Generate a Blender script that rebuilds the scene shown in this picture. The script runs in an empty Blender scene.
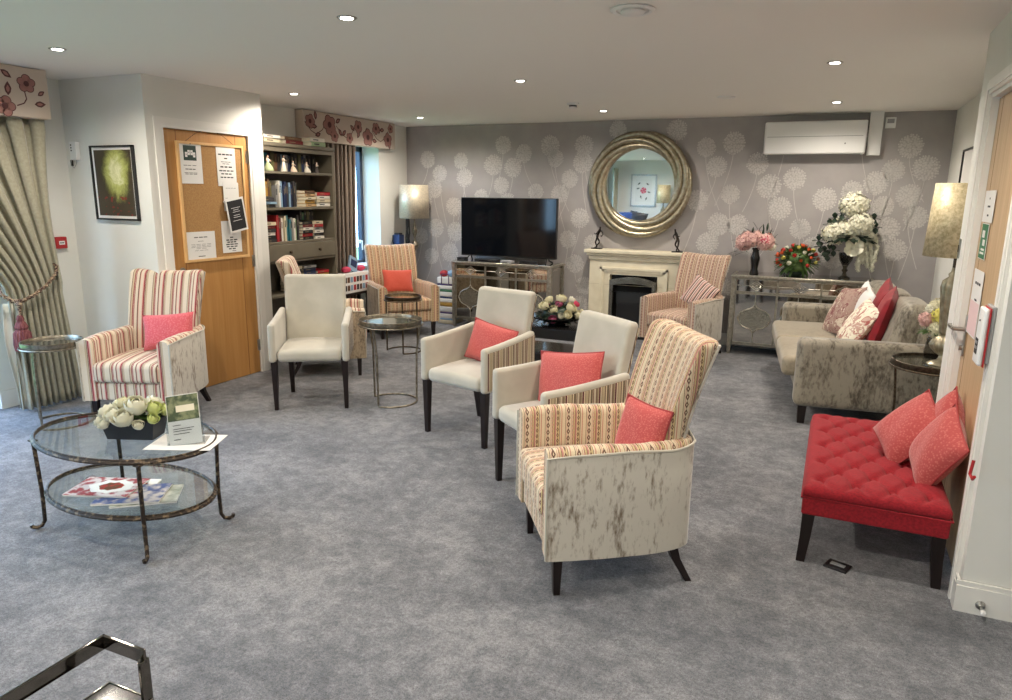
import bpy, bmesh, math, random
from math import sin, cos, pi, radians as R, hypot, atan2
from mathutils import Vector, Matrix, Euler
C = bpy.context.scene.collection
rnd = random.Random(7)

# ------------------------------------------------------------------ materials
def mat(name, base=(.5,.5,.5), rough=.6, metal=0., spec=.5, sheen=0., emit=None, estr=0., coat=0.):
    m = bpy.data.materials.new(name); m.use_nodes = True
    b = m.node_tree.nodes['Principled BSDF']
    b.inputs['Base Color'].default_value = (*base, 1); b.inputs['Roughness'].default_value = rough
    b.inputs['Metallic'].default_value = metal; b.inputs['Specular IOR Level'].default_value = spec
    b.inputs['Sheen Weight'].default_value = sheen; b.inputs['Coat Weight'].default_value = coat
    if emit: b.inputs['Emission Color'].default_value = (*emit, 1); b.inputs['Emission Strength'].default_value = estr
    return m
class NT:
    def __init__(s, m): s.m = m; s.t = m.node_tree; s.b = s.t.nodes['Principled BSDF']
    def n(s, typ, **kw):
        x = s.t.nodes.new(typ)
        for k, v in kw.items(): setattr(x, k, v)
        return x
    def l(s, a, b): s.t.links.new(a, b)
    def coord(s, kind='Object', scale=(1,1,1), rot=(0,0,0)):
        c = s.n('ShaderNodeTexCoord'); mp = s.n('ShaderNodeMapping')
        mp.inputs['Scale'].default_value = scale; mp.inputs['Rotation'].default_value = rot
        s.l(c.outputs[kind], mp.inputs['Vector']); return mp.outputs[0]
    def noise(s, vec, scale, detail=3, rough=.5, dist=0):
        x = s.n('ShaderNodeTexNoise'); x.inputs['Scale'].default_value = scale; x.inputs['Detail'].default_value = detail
        x.inputs['Roughness'].default_value = rough; x.inputs['Distortion'].default_value = dist
        s.l(vec, x.inputs['Vector']); return x.outputs['Fac']
    def ramp(s, fac, stops, interp='LINEAR'):
        x = s.n('ShaderNodeValToRGB'); cr = x.color_ramp; cr.interpolation = interp
        while len(cr.elements) > 1: cr.elements.remove(cr.elements[-1])
        cr.elements[0].position = stops[0][0]; cr.elements[0].color = (*stops[0][1], 1)
        for p, c in stops[1:]:
            e = cr.elements.new(p); e.color = (*c, 1)
        s.l(fac, x.inputs[0]); return x.outputs[0]
    def mix(s, fac, a, b, mode='MIX'):
        x = s.n('ShaderNodeMix', data_type='RGBA', blend_type=mode)
        for i, v in ((0, fac), (6, a), (7, b)):
            if isinstance(v, (int, float)): x.inputs[i].default_value = v
            elif isinstance(v, tuple): x.inputs[i].default_value = (*v, 1)
            else: s.l(v, x.inputs[i])
        return x.outputs[2]
    def math(s, op, a, b=None, c=None, clamp=False):
        x = s.n('ShaderNodeMath', operation=op); x.use_clamp = clamp
        for i, v in enumerate((a, b, c)):
            if v is None: continue
            if isinstance(v, (int, float)): x.inputs[i].default_value = v
            else: s.l(v, x.inputs[i])
        return x.outputs[0]
    def bump(s, h, strength=.3, dist=.01):
        x = s.n('ShaderNodeBump'); x.inputs['Strength'].default_value = strength; x.inputs['Distance'].default_value = dist
        s.l(h, x.inputs['Height']); s.l(x.outputs[0], s.b.inputs['Normal'])
    def color(s, c): s.l(c, s.b.inputs['Base Color'])
    def sep(s, vec):
        x = s.n('ShaderNodeSeparateXYZ'); s.l(vec, x.inputs[0]); return x.outputs
def noisy(name, c1, c2, scale=20, rough=.7, bump=.2, stretch=(1,1,1), metal=0., lo=.35, hi=.65, dist=.005, sheen=0., detail=4, spec=.4, bscale=None):
    m = mat(name, c1, rough, metal, spec, sheen); t = NT(m); v = t.coord('Object', stretch)
    f = t.noise(v, scale, detail); t.color(t.ramp(f, [(lo, c1), (hi, c2)]))
    if bump: t.bump(t.noise(v, bscale or scale*2, 3), bump, dist)
    return m
def srgb(r, g, b):
    f = lambda c: (c/255/12.92) if c/255 <= .04045 else ((c/255+.055)/1.055)**2.4
    return (f(r), f(g), f(b))
def stripes(name, period, bands, dots=None, rough=.85):
    """bands: list of (width, colour); dots: list of (centre, half width, step, colour) chains of lozenges"""
    m = mat(name, (1,1,1), rough, 0, .2, .2); t = NT(m)
    o = t.sep(t.coord('UV')); u = t.math('FRACT', t.math('DIVIDE', o[0], period))
    tot = sum(w for w, c in bands); p = 0; st = []
    for w, c in bands: st.append((p/tot, c)); p += w
    col = t.ramp(u, st, 'CONSTANT')
    for cen, hw, step, c in (dots or []):
        v = t.math('ABSOLUTE', t.math('SUBTRACT', t.math('FRACT', t.math('DIVIDE', o[1], step)), .5))
        du = t.math('DIVIDE', t.math('ABSOLUTE', t.math('SUBTRACT', u, cen)), hw)
        s_ = t.math('ADD', du, t.math('MULTIPLY', v, 2.0))
        d = t.math('MULTIPLY', t.math('LESS_THAN', s_, 1.0), t.math('GREATER_THAN', s_, .34))
        col = t.mix(d, col, c)
    nz = t.noise(t.coord('UV'), 260, 2)
    col = t.mix(.35, col, t.ramp(nz, [(.3, (.55,.55,.55)), (.7, (1.0,1.0,1.0))]), 'MULTIPLY')
    t.color(col); t.bump(nz, .25, .002); return m
def velvet(name, light, dark, amount=.5, sc=7, stretch=(1,1,.35)):
    m = mat(name, light, .5, 0, .35, .35); t = NT(m); v = t.coord('Object', stretch)
    a = t.noise(v, sc, 6, .72, .4); b = t.noise(v, sc*6, 3, .6)
    f = t.math('ADD', t.math('MULTIPLY', a, .62), t.math('MULTIPLY', b, .38))
    mid = tuple((x+y)/2 for x, y in zip(light, dark))
    t.color(t.ramp(f, [(amount-.1, dark), (amount-.03, mid), (amount+.04, light)])); t.bump(b, .2, .004)
    t.b.inputs['Sheen Roughness'].default_value = .4
    return m
CREAM = srgb(226,214,190)
M = {}
M['paint'] = noisy('wall_paint', srgb(222,221,214), srgb(226,225,219), 3, .8, .03)
M['paint_white'] = mat('white_woodwork', srgb(232,230,224), .35, 0, .5)
M['ceil'] = mat('ceiling_paint', srgb(240,237,232), .9, 0, .2)
M['paper'] = noisy('wallpaper_ground', srgb(160,155,154), srgb(168,163,161), 5, .5, .06, bscale=60)
M['motif'] = noisy('wallpaper_motif', srgb(206,202,198), srgb(190,186,182), 60, .38, .1, spec=.7)
M['motif_soft'] = noisy('wallpaper_motif_ground', srgb(172,168,165), srgb(182,178,174), 40, .45, .05)
m = M['carpet'] = mat('carpet_pile', (.2,.2,.2), .95, 0, .1, .15); t = NT(m); v = t.coord('Object')
big = t.noise(v, 2.1, 6, .66, .15); mid_ = t.noise(v, 14, 5, .72, .1); fine = t.noise(v, 240, 2, .6); gr = t.noise(v, 75, 3, .7)
base = t.ramp(t.math('ADD', t.math('MULTIPLY', big, .5), t.math('MULTIPLY', mid_, .5)), [(.40, srgb(102,104,109)), (.50, srgb(124,125,129)), (.60, srgb(148,148,151))])
grain = t.ramp(t.math('ADD', t.math('MULTIPLY', fine, .55), t.math('MULTIPLY', gr, .45)), [(.38, (.42,.42,.43)), (.62, (1.35,1.35,1.34))])
t.color(t.mix(.85, base, grain, 'MULTIPLY')); t.bump(t.math('ADD', t.math('ADD', fine, gr), t.math('MULTIPLY', big, 1.2)), .55, .012)
def oak(name, c1, c2, axis=2, rough=.45):
    m = mat(name, c1, rough); t = NT(m); s = [26, 26, 26]; s[axis] = 1.2
    v = t.coord('Object', tuple(s)); f = t.noise(v, 1.2, 5, .6, .4)
    t.color(t.ramp(f, [(.3, c1), (.7, c2)])); return m
M['oak'] = oak('oak_veneer', srgb(176,124,66), srgb(192,144,86)); M['oak_pale'] = oak('pale_oak_veneer', srgb(182,150,112), srgb(204,175,138))
M['oak_dark'] = mat('oak_groove', srgb(128,84,40), .6)
M['cork'] = noisy('cork_board', srgb(178,138,88), srgb(160,120,74), 120, .9, .2)
M['ash'] = oak('board_frame_wood', srgb(214,170,112), srgb(226,186,130))
M['wood_dark'] = noisy('espresso_wood', srgb(34,24,22), srgb(26,18,17), 30, .3, .02, (1,1,.2))
M['taupe'] = noisy('bookcase_paint', srgb(102,95,80), srgb(108,101,86), 8, .5, .02)
M['taupe_dark'] = mat('bookcase_back_paint', srgb(84,79,70), .6)
M['gold'] = noisy('champagne_leaf', srgb(178,170,148), srgb(150,140,118), 30, .32, .05, metal=.85)
M['silverleaf'] = noisy('silver_leaf_trim', srgb(186,181,168), srgb(156,150,136), 40, .3, .05, metal=.75)
M['mirror'] = mat('mirror_silvering', (.86,.87,.87), .015, 1.)
M['mirror_smoke'] = mat('antiqued_mirror', srgb(196,192,184), .04, 1.)
M['mirror_mottle'] = noisy('foxed_mirror', srgb(190,186,172), srgb(120,118,108), 90, .25, .1, metal=.8, lo=.42, hi=.58)
M['steel'] = mat('brushed_steel', srgb(176,174,170), .28, 1.); M['chrome'] = mat('polished_chrome', srgb(196,190,180), .06, 1.)
M['chrome_dark'] = mat('chrome_dark_reflection', srgb(120,114,106), .08, 1.); M['brass_dark'] = noisy('bronzed_metal', srgb(96,84,68), srgb(66,56,46), 60, .42, .1, metal=.8)  # chrome_dark: base colour darkened to stand for dark reflections in the bars
M['ironwork'] = noisy('rubbed_iron', srgb(58,50,44), srgb(120,104,84), 45, .45, .3, metal=.6, lo=.52, hi=.62, dist=.002)
M['table_metal'] = noisy('aged_silver_metal', srgb(158,150,134), srgb(118,110,96), 40, .3, .05, metal=.9)
M['tray'] = noisy('antiqued_tray_glass', srgb(128,126,112), srgb(104,102,90), 18, .06, .01, metal=.75)
M['tray_gold'] = noisy('gilt_tray_glass', srgb(176,146,100), srgb(150,120,78), 18, .1, .01, metal=.75)
M['black'] = mat('black_plastic', (.012,.012,.013), .35); M['screen'] = mat('tv_glass', (.003,.004,.006), .08, 0, .35)
M['gloss_black'] = mat('black_gloss', (.012,.011,.011), .2, 0, .4)
M['bronze'] = mat('dark_bronze', srgb(40,34,32), .35, .7)
M['stone'] = noisy('cream_stone', srgb(222,214,190), srgb(214,205,180), 12, .6, .03)
M['white'] = mat('white_plastic', srgb(232,232,230), .35); M['grey_plastic'] = mat('grey_plastic', srgb(150,150,150), .5)
M['paper_white'] = mat('white_card', srgb(228,226,222), .7); M['ink'] = mat('black_ink', srgb(30,30,32), .7)
M['red'] = mat('red_plastic', srgb(168,30,34), .4); M['green'] = mat('green_print', srgb(40,110,70), .6); M['green_dk'] = mat('dark_green_print', srgb(34,58,50), .6)
M['pinkpaper'] = mat('pink_print', srgb(226,196,196), .7); M['blue'] = mat('blue_print', srgb(40,66,120), .45)
M['cream_v'] = noisy('cream_velvet', srgb(190,184,169), srgb(176,170,155), 5, .75, .05, sheen=.5, dist=.003, bscale=200)
M['velvet'] = velvet('crushed_velvet_oyster', srgb(200,194,182), srgb(114,98,80), .468, 11, (1,1,.38))
M['velvet_tan'] = velvet('patterned_velvet_tan', srgb(176,158,132), srgb(112,96,78), .5, 16, (1,1,.5))
M['velvet_sofa'] = velvet('crushed_velvet_taupe', srgb(148,140,124), srgb(84,76,64), .49, 9, (1,1,.45))
M['velvet_seat'] = velvet('crushed_velvet_taupe_seat', srgb(158,147,126), srgb(136,124,103), .47, 5, (1,1,1))
a_, r_, b_, p_, k_ = srgb(220,206,184), srgb(146,48,56), srgb(112,84,70), srgb(214,160,146), srgb(196,176,148)
M['stripe'] = stripes('awning_stripe', .145, [(16,a_),(2,b_),(5,k_),(3,r_),(1,a_),(2,r_),(8,a_),(3,b_),(2,p_),(8,a_),(3,p_),(4,r_),(1,a_),(2,b_),(6,k_)])
br, pk, cr, yl = srgb(112,82,70), srgb(196,138,124), srgb(220,203,172), srgb(206,184,138)
M['ikat'] = stripes('ikat_stripe', .105, [(5,cr),(1,br),(2,cr),(1,pk),(9,cr),(1,pk),(2,cr),(1,br),(4,yl),(1,br),(3,pk),(1,cr),(6,yl),(1,br),(3,cr),(2,pk),(2,cr)],
    [(.27,.085,.032,br),(.74,.06,.026,br),(.50,.04,.02,pk)])
M['ikat_pink'] = stripes('ikat_stripe_rose', .085, [(4,srgb(206,192,172)),(1,br),(2,cr),(2,pk),(6,srgb(198,176,156)),(2,srgb(176,130,116)),(2,br),(4,cr),(2,br),(2,pk),(3,cr),(5,srgb(186,164,140)),(2,br),(2,pk)],
    [(.30,.085,.03,br),(.76,.05,.026,br)])
M['ikat_gold'] = stripes('ikat_stripe_gold', .085, [(4,srgb(220,196,156)),(1,br),(2,srgb(204,176,130)),(2,pk),(7,srgb(196,168,128)),(2,srgb(168,118,92)),(1,br),(4,cr),(2,br),(3,srgb(204,176,130)),(2,cr),(5,srgb(196,168,128)),(1,br),(3,pk)],
    [(.30,.085,.03,br),(.76,.05,.026,br)])
M['side_stripe'] = stripes('outer_panel_stripe', .10, [(5,srgb(206,192,166)),(2,br),(4,srgb(150,132,106)),(1,cr),(4,srgb(104,56,58)),(3,cr),(1,br),(7,srgb(190,172,140)),(2,srgb(110,84,66)),(3,cr),(5,srgb(120,104,84)),(1,cr),(2,srgb(104,56,58))])
M['cush_stripe'] = stripes('cushion_stripe', .052, [(3,srgb(226,208,196)),(2,srgb(120,66,70)),(2,srgb(226,208,196)),(2,srgb(200,140,136)),(1,cr),(3,srgb(84,60,58))])
def weave(name, c1, c2, sc=90):
    m = mat(name, c1, .85, 0, .2, .3); t = NT(m); v = t.coord('Object')
    x = t.n('ShaderNodeTexVoronoi'); x.inputs['Scale'].default_value = sc; t.l(v, x.inputs['Vector'])
    t.color(t.ramp(x.outputs['Distance'], [(.15, c2), (.5, c1)])); t.bump(x.outputs['Distance'], .3, .003); return m
M['coral'] = weave('coral_weave', srgb(186,82,78), srgb(208,114,106), 130); M['coral_pink'] = weave('pink_weave', srgb(202,92,100), srgb(216,122,126))
M['coral_dk'] = mat('cushion_piping', srgb(160,58,58), .7); M['coral_plain'] = weave('orange_coral_weave', srgb(196,84,68), srgb(206,98,80), 120)
M['sal'] = weave('salmon_leaf_weave', srgb(176,78,76), srgb(196,108,102), 85)
M['redcush'] = noisy('crimson_velvet', srgb(150,20,34), srgb(122,14,26), 10, .7, .1, sheen=.1)
M['redlinen'] = noisy('red_linen', srgb(158,24,36), srgb(128,16,28), 90, .85, .2, (1,3,1), sheen=.05, dist=.002)
def floral(name, ground, ink, sc=6, lo=.52):
    m = mat(name, ground, .8, 0, .2); t = NT(m); v = t.coord('Object'); f = t.noise(v, sc, 2, .5, 1.5); g = t.noise(v, sc*3, 2, .5, 1.)
    a = t.ramp(f, [(lo-.03, ground), (lo, ink), (lo+.02, ink), (lo+.05, tuple((x*.5+y*.5) for x, y in zip(ground, ink)))])
    t.color(t.mix(t.math('GREATER_THAN', g, .56), a, tuple((x*.35+y*.65) for x, y in zip(ground, ink)))); return m
M['floral_plum'] = floral('plum_floral_print', srgb(200,184,166), srgb(126,72,74), 8, .44); M['floral_cream'] = floral('cream_floral_print', srgb(232,224,204), srgb(170,96,90), 7, .58)
M['curtain'] = noisy('sage_curtain_cloth', srgb(166,162,142), srgb(154,150,130), 60, .8, .1, sheen=.3); M['curtain2'] = noisy('taupe_curtain_cloth', srgb(126,112,98), srgb(114,100,88), 60, .8, .1, sheen=.3)
M['lining'] = mat('curtain_lining', srgb(206,206,194), .85)
M['val'] = mat('pelmet_linen', srgb(196,182,168), .85); M['val_ink'] = mat('pelmet_plum_ink', srgb(92,56,56), .8); M['val_fill'] = mat('pelmet_rose_fill', srgb(156,112,104), .8)
M['tassel'] = noisy('tassel_thread', srgb(92,40,48), srgb(140,86,86), 90, .8, .4, (1,1,.2)); M['rope'] = noisy('twisted_rope', srgb(66,40,40), srgb(170,150,124), 60, .8, .3, (1,1,3), lo=.45, hi=.55)
m = M['shade'] = mat('gold_foil_shade', srgb(196,180,140), .5, .25); t = NT(m); v = t.coord('Object', (1,1,1)); f = t.noise(v, 45, 5, .7); t.color(t.ramp(f, [(.35, srgb(176,160,122)), (.62, srgb(222,208,172))])); t.bump(f, .35, .004)
M['shade_silver'] = noisy('silver_foil_shade', srgb(186,176,156), srgb(212,200,176), 60, .42, .2, metal=.35)
M['lampmetal'] = noisy('fluted_mercury_glass', srgb(176,168,146), srgb(140,130,108), 20, .3, .05, metal=.6)
M['frame_blue'] = mat('anthracite_window_frame', srgb(54,66,86), .45)
def glass(name, tint=(.93,.97,.96), gl=.04, refl=(1,1,1)):
    m = bpy.data.materials.new(name); m.use_nodes = True; t = m.node_tree; t.nodes.clear()
    o = t.nodes.new('ShaderNodeOutputMaterial'); mx = t.nodes.new('ShaderNodeMixShader'); tr = t.nodes.new('ShaderNodeBsdfTransparent'); g = t.nodes.new('ShaderNodeBsdfGlossy')
    lw = t.nodes.new('ShaderNodeLayerWeight'); lw.inputs[0].default_value = .5; pw_ = t.nodes.new('ShaderNodeMath'); pw_.operation = 'POWER'; pw_.inputs[1].default_value = 4.
    fr = t.nodes.new('ShaderNodeMath'); fr.operation = 'MULTIPLY_ADD'; fr.inputs[1].default_value = .75; fr.inputs[2].default_value = .035; t.links.new(lw.outputs['Facing'], pw_.inputs[0]); t.links.new(pw_.outputs[0], fr.inputs[0]); g.inputs['Roughness'].default_value = gl; tr.inputs[0].default_value = (*tint, 1)
    t.links.new(fr.outputs[0], mx.inputs[0]); t.links.new(tr.outputs[0], mx.inputs[1]); t.links.new(g.outputs[0], mx.inputs[2]); t.links.new(mx.outputs[0], o.inputs[0]); return m
M['glass'] = glass('window_glass', (.97,.99,1.)); M['table_glass'] = glass('table_top_glass', (.92,.965,.96), .02)
M['vase_glass'] = glass('grey_vase_glass', (.45,.44,.42), .03); M['acrylic'] = glass('clear_acrylic', (.9,.92,.93), .02)
M['petal_white'] = mat('ivory_petals', srgb(222,220,200), .6, 0, .3, .2); M['petal_cream'] = mat('cream_petals', srgb(218,212,178), .6); M['petal_green'] = mat('lime_petals', srgb(206,214,140), .6)
M['petal_pink'] = mat('pink_petals', srgb(222,180,172), .6); M['petal_rose'] = mat('deep_rose_petals', srgb(198,60,92), .6); M['petal_mauve'] = mat('mauve_petals', srgb(176,92,122), .6)
M['petal_orange'] = mat('orange_petals', srgb(212,84,40), .6); M['petal_red'] = mat('red_petals', srgb(196,50,44), .6); M['petal_yellow'] = mat('yellow_petals', srgb(226,214,110), .6)
M['leaf'] = noisy('green_leaves', srgb(58,84,42), srgb(86,112,56), 30, .5, 0); M['leaf_dk'] = noisy('dark_leaves', srgb(28,44,34), srgb(44,62,46), 30, .45, 0)
M['pot_black'] = mat('dark_slate_pot', srgb(30,34,42), .5); M['porcelain'] = mat('porcelain_white', srgb(224,216,200), .2, 0, .6)
M['skin_p'] = mat('porcelain_skin', srgb(232,196,170), .3); M['lens'] = mat('downlight_lens', (1,1,1), .5, emit=(1,.93,.82), estr=14)

# ------------------------------------------------------------------ mesh builder
class MB:
    def __init__(s): s.v = []; s.f = []; s.m = []; s.uv = {}
    def add(s, vs, fs, m=0, uv=None, T=None):
        k = len(s.v)
        for i, p in enumerate(vs):
            p = Vector(p)
            if T is not None: p = T @ p
            s.v.append(p)
            if uv is not None: s.uv[k+i] = uv[i]
        for f in fs: s.f.append([k+i for i in f]); s.m.append(m)
        return s
    def box(s, x0, x1, y0, y1, z0, z1, m=0, T=None):
        vs = [(x,y,z) for z in (z0,z1) for y in (y0,y1) for x in (x0,x1)]
        return s.add(vs, [(0,1,3,2),(4,6,7,5),(0,4,5,1),(2,3,7,6),(0,2,6,4),(1,5,7,3)], m, None, T)
    def rbox(s, x0, x1, y0, y1, z0, z1, r=.02, m=0, T=None, fn=None, n=4, k=2):
        h = Vector(((x1-x0)/2, (y1-y0)/2, (z1-z0)/2)); c = Vector(((x1+x0)/2, (y1+y0)/2, (z1+z0)/2)); r = min(r, min(h)*.999)
        def axis(hh):
            e = [hh - r*(1-math.tan(pi/4*i/(k+1))) for i in range(k+2)]
            inner = [-(hh-r) + 2*(hh-r)*i/n for i in range(1, n)]
            return [-x for x in e[::-1]] + inner + e
        A = [axis(h[i]) for i in range(3)]; idx = {}; vs = []; fs = []
        def vid(i, j, l):
            key = (i, j, l)
            if key not in idx:
                p = Vector((A[0][i], A[1][j], A[2][l])); q = Vector([max(-(h[a]-r), min(h[a]-r, p[a])) for a in range(3)]); d = p-q
                if d.length > 1e-9: p = q + d.normalized()*r
                idx[key] = len(vs); vs.append(p+c)
            return idx[key]
        nx, ny, nz = (len(a)-1 for a in A)
        for i in range(nx):
            for j in range(ny):
                fs.append((vid(i,j,0), vid(i,j+1,0), vid(i+1,j+1,0), vid(i+1,j,0))); fs.append((vid(i,j,nz), vid(i+1,j,nz), vid(i+1,j+1,nz), vid(i,j+1,nz)))
            for l in range(nz):
                fs.append((vid(i,0,l), vid(i+1,0,l), vid(i+1,0,l+1), vid(i,0,l+1))); fs.append((vid(i,ny,l), vid(i,ny,l+1), vid(i+1,ny,l+1), vid(i+1,ny,l)))
        for j in range(ny):
            for l in range(nz):
                fs.append((vid(0,j,l), vid(0,j,l+1), vid(0,j+1,l+1), vid(0,j+1,l))); fs.append((vid(nx,j,l), vid(nx,j+1,l), vid(nx,j+1,l+1), vid(nx,j,l+1)))
        if fn: vs = [Vector(fn(p)) for p in vs]
        return s.add(vs, fs, m, None, T)
    def cyl(s, p0, p1, r0, r1=None, n=16, m=0, T=None, caps=True):
        r1 = r0 if r1 is None else r1; p0 = Vector(p0); p1 = Vector(p1); d = (p1-p0).normalized()
        a = d.orthogonal().normalized(); b = d.cross(a)
        vs = [p + (a*cos(2*pi*i/n)+b*sin(2*pi*i/n))*r for p, r in ((p0,r0),(p1,r1)) for i in range(n)]
        fs = [(i, (i+1)%n, n+(i+1)%n, n+i) for i in range(n)]
        if caps: fs += [tuple(range(n-1,-1,-1)), tuple(range(n,2*n))]
        return s.add(vs, fs, m, None, T)
    def tube(s, pts, r, n=8, m=0, closed=False, T=None, flat=None):
        pts = [Vector(p) for p in pts]; N = len(pts); rr = r if isinstance(r, (list,tuple)) else [r]*N; vs = []; up = None
        for i, p in enumerate(pts):
            d = (pts[(i+1)%N]-pts[i-1]) if closed else (pts[min(i+1,N-1)]-pts[max(i-1,0)])
            d.normalize()
            if up is None: up = d.orthogonal().normalized()
            up = (up - d*up.dot(d)).normalized() if (up - d*up.dot(d)).length > 1e-6 else d.orthogonal().normalized()
            b = d.cross(up)
            vs += [p + (up*cos(2*pi*j/n)+b*sin(2*pi*j/n))*rr[i] for j in range(n)]
        fs = []
        for i in range(N if closed else N-1):
            a = i*n; c = ((i+1)%N)*n
            fs += [(a+j, a+(j+1)%n, c+(j+1)%n, c+j) for j in range(n)]
        if not closed: fs += [tuple(range(n-1,-1,-1)), tuple((N-1)*n+j for j in range(n))]
        return s.add(vs, fs, m, None, T)
    def lathe(s, prof, n=24, m=0, T=None, flute=0, fl=0, c=(0,0,0)):
        vs = []; fs = []; K = len(prof)
        for r, z in prof:
            for i in range(n):
                a = 2*pi*i/n; q = r*(1+(fl*cos(flute*a) if flute else 0)); vs.append((c[0]+q*cos(a), c[1]+q*sin(a), c[2]+z))
        for k in range(K-1): fs += [(k*n+i, k*n+(i+1)%n, (k+1)*n+(i+1)%n, (k+1)*n+i) for i in range(n)]
        fs += [tuple(range(n-1,-1,-1)), tuple((K-1)*n+i for i in range(n))]
        return s.add(vs, fs, m, None, T)
    def ball(s, c, r, n=10, m=0, sq=(1,1,1), T=None):
        pr = [(max(.001, sin(pi*i/n))*r, -cos(pi*i/n)*r) for i in range(n+1)]; c = Vector(c)
        TT = Matrix.Translation(c) @ Matrix.Diagonal((*sq,1)); TT = T @ TT if T is not None else TT
        return s.lathe(pr, max(8, n+2), m, TT)
    def prism(s, poly, z0, z1, m=0, T=None):
        n = len(poly); vs = [(x,y,z0) for x,y in poly]+[(x,y,z1) for x,y in poly]
        return s.add(vs, [tuple(range(n-1,-1,-1)), tuple(range(n,2*n))]+[(i,(i+1)%n,n+(i+1)%n,n+i) for i in range(n)], m, None, T)
    def grid(s, fn, nu, nv, m=0, T=None, uvf=None, wrap=False):
        vs = [fn(i/nu, j/nv) for j in range(nv+1) for i in range(nu+1)]
        fs = [(j*(nu+1)+i, j*(nu+1)+i+1, (j+1)*(nu+1)+i+1, (j+1)*(nu+1)+i) for j in range(nv) for i in range(nu)]
        uv = [uvf(i/nu, j/nv) for j in range(nv+1) for i in range(nu+1)] if uvf else None
        return s.add(vs, fs, m, uv, T)
    def xf(s, fn, start=0):
        for i in range(start, len(s.v)): s.v[i] = Vector(fn(s.v[i]))
        return s
    def build(s, name, mats, parent=None, smooth=40, kind=None, recalc=True):
        if not isinstance(mats, (list,tuple)): mats = [mats]
        me = bpy.data.meshes.new(name); me.from_pydata([tuple(p) for p in s.v], [], s.f)
        for mm in mats: me.materials.append(mm)
        me.polygons.foreach_set('material_index', s.m)
        if recalc:
            bm = bmesh.new(); bm.from_mesh(me); bmesh.ops.recalc_face_normals(bm, faces=bm.faces); bm.to_mesh(me); bm.free()
        ul = me.uv_layers.new(name='UVMap')
        for p in me.polygons:
            nrm = p.normal; a = max(range(3), key=lambda i: abs(nrm[i])); own = all(vi in s.uv for vi in p.vertices)
            for li, vi in zip(p.loop_indices, p.vertices):
                if own: ul.data[li].uv = s.uv[vi]; continue
                co = me.vertices[vi].co; ul.data[li].uv = (co[1],co[2]) if a == 0 else (co[0],co[2]) if a == 1 else (co[0],co[1])
        if smooth:
            me.polygons.foreach_set('use_smooth', [True]*len(me.polygons)); me.set_sharp_from_angle(angle=R(smooth))
        o = bpy.data.objects.new(name, me); C.objects.link(o)
        if parent is not None: o.parent = parent
        if kind: o['kind'] = kind
        return o
def tag(o, label=None, cat=None, group=None, kind=None):
    if label: o['label'] = label
    if cat: o['category'] = cat
    if group: o['group'] = group
    if kind: o['kind'] = kind
    return o
def empty(name, loc, rz=0, label=None, cat=None, group=None):
    o = bpy.data.objects.new(name, None); C.objects.link(o); o.location = loc; o.rotation_euler = (0,0,rz); o.empty_display_size = .1
    return tag(o, label, cat, group)
def copy_thing(root, loc, rz, label, group=None):
    r = root.copy(); C.objects.link(r); r.location = loc; r.rotation_euler = (0,0,rz); tag(r, label, None, group)
    for ch in list(root.children):
        c = ch.copy(); C.objects.link(c); c.parent = r
        for g in ch.children:
            d = g.copy(); C.objects.link(d); d.parent = c
    return r
def struct(name, mb, m, parent=None, smooth=0):
    o = mb.build(name, m, parent, smooth)
    if parent is None: o['kind'] = 'structure'
    return o

# ------------------------------------------------------------------ setting
H = 2.4; XR = 5.96; XD = 5.652; YD = -3.574; YN = -4.9; YB = -10.4; XF = 6.9; XL = -.42
struct('floor', MB().box(-.7, XF+.1, YB-.1, .1, -.06, 0), M['carpet'])
struct('ceiling', MB().box(-.7, XF+.1, YB-.1, .1, H, H+.1), M['ceil'])
# wallpapered wall with allium motifs printed on it
wb = MB().box(-.3, XF, 0, .1, 0, H)
heads = []
def s2w(px, py):   # measured picture positions of the motifs, as x along the wall and height (projective fit of the wall plane)
    # wall plane corners measured: handled by the table below
    return None
HD = [(0.31,2.0),(0.48,1.83),(1.22,1.93),(1.62,2.06),(1.48,1.9),(1.33,1.69),(1.06,1.55),(1.42,1.5),(1.78,1.62),(2.08,1.6),(2.2,1.77),(2.02,2.0),(1.93,1.39),(2.36,2.14),(0.68,1.43),(0.9,1.38),(0.25,1.48),(0.78,1.98),(0.83,1.78),(1.95,2.14),(1.35,2.16),(0.4,1.64),(2.34,1.33),(3.72,2.1),(3.84,1.9),(4.0,1.62),(3.66,1.55),(1.62,1.3),
  (4.25,1.93),(4.38,1.7),(4.5,1.48),(4.72,1.28),(4.92,1.58),(4.62,1.78),(5.16,1.66),(5.2,1.42),(5.5,1.86),(5.62,2.08),(5.77,1.88),(5.66,1.62),(5.36,1.74),(5.45,1.52),(5.74,1.42),(5.5,1.3),(5.6,1.1),(5.36,1.18),(4.1,1.3),(4.24,1.12),(4.0,2.14),(2.5,1.04),(2.2,1.08),(1.0,1.12),(0.7,1.12),(0.42,1.16),(0.2,1.05),(0.62,0.86),(0.35,0.8),(2.3,0.8),(2.42,0.55),(2.35,1.95),(3.9,1.3),(3.8,1.1),(3.95,0.85),(4.0,0.6),(0.55,0.5),(0.3,0.35),(2.38,0.3),(5.2,2.2),(4.5,2.2),(3.4,2.28),(2.75,2.3),(4.85,1.1),(5.05,0.98)]
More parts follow.
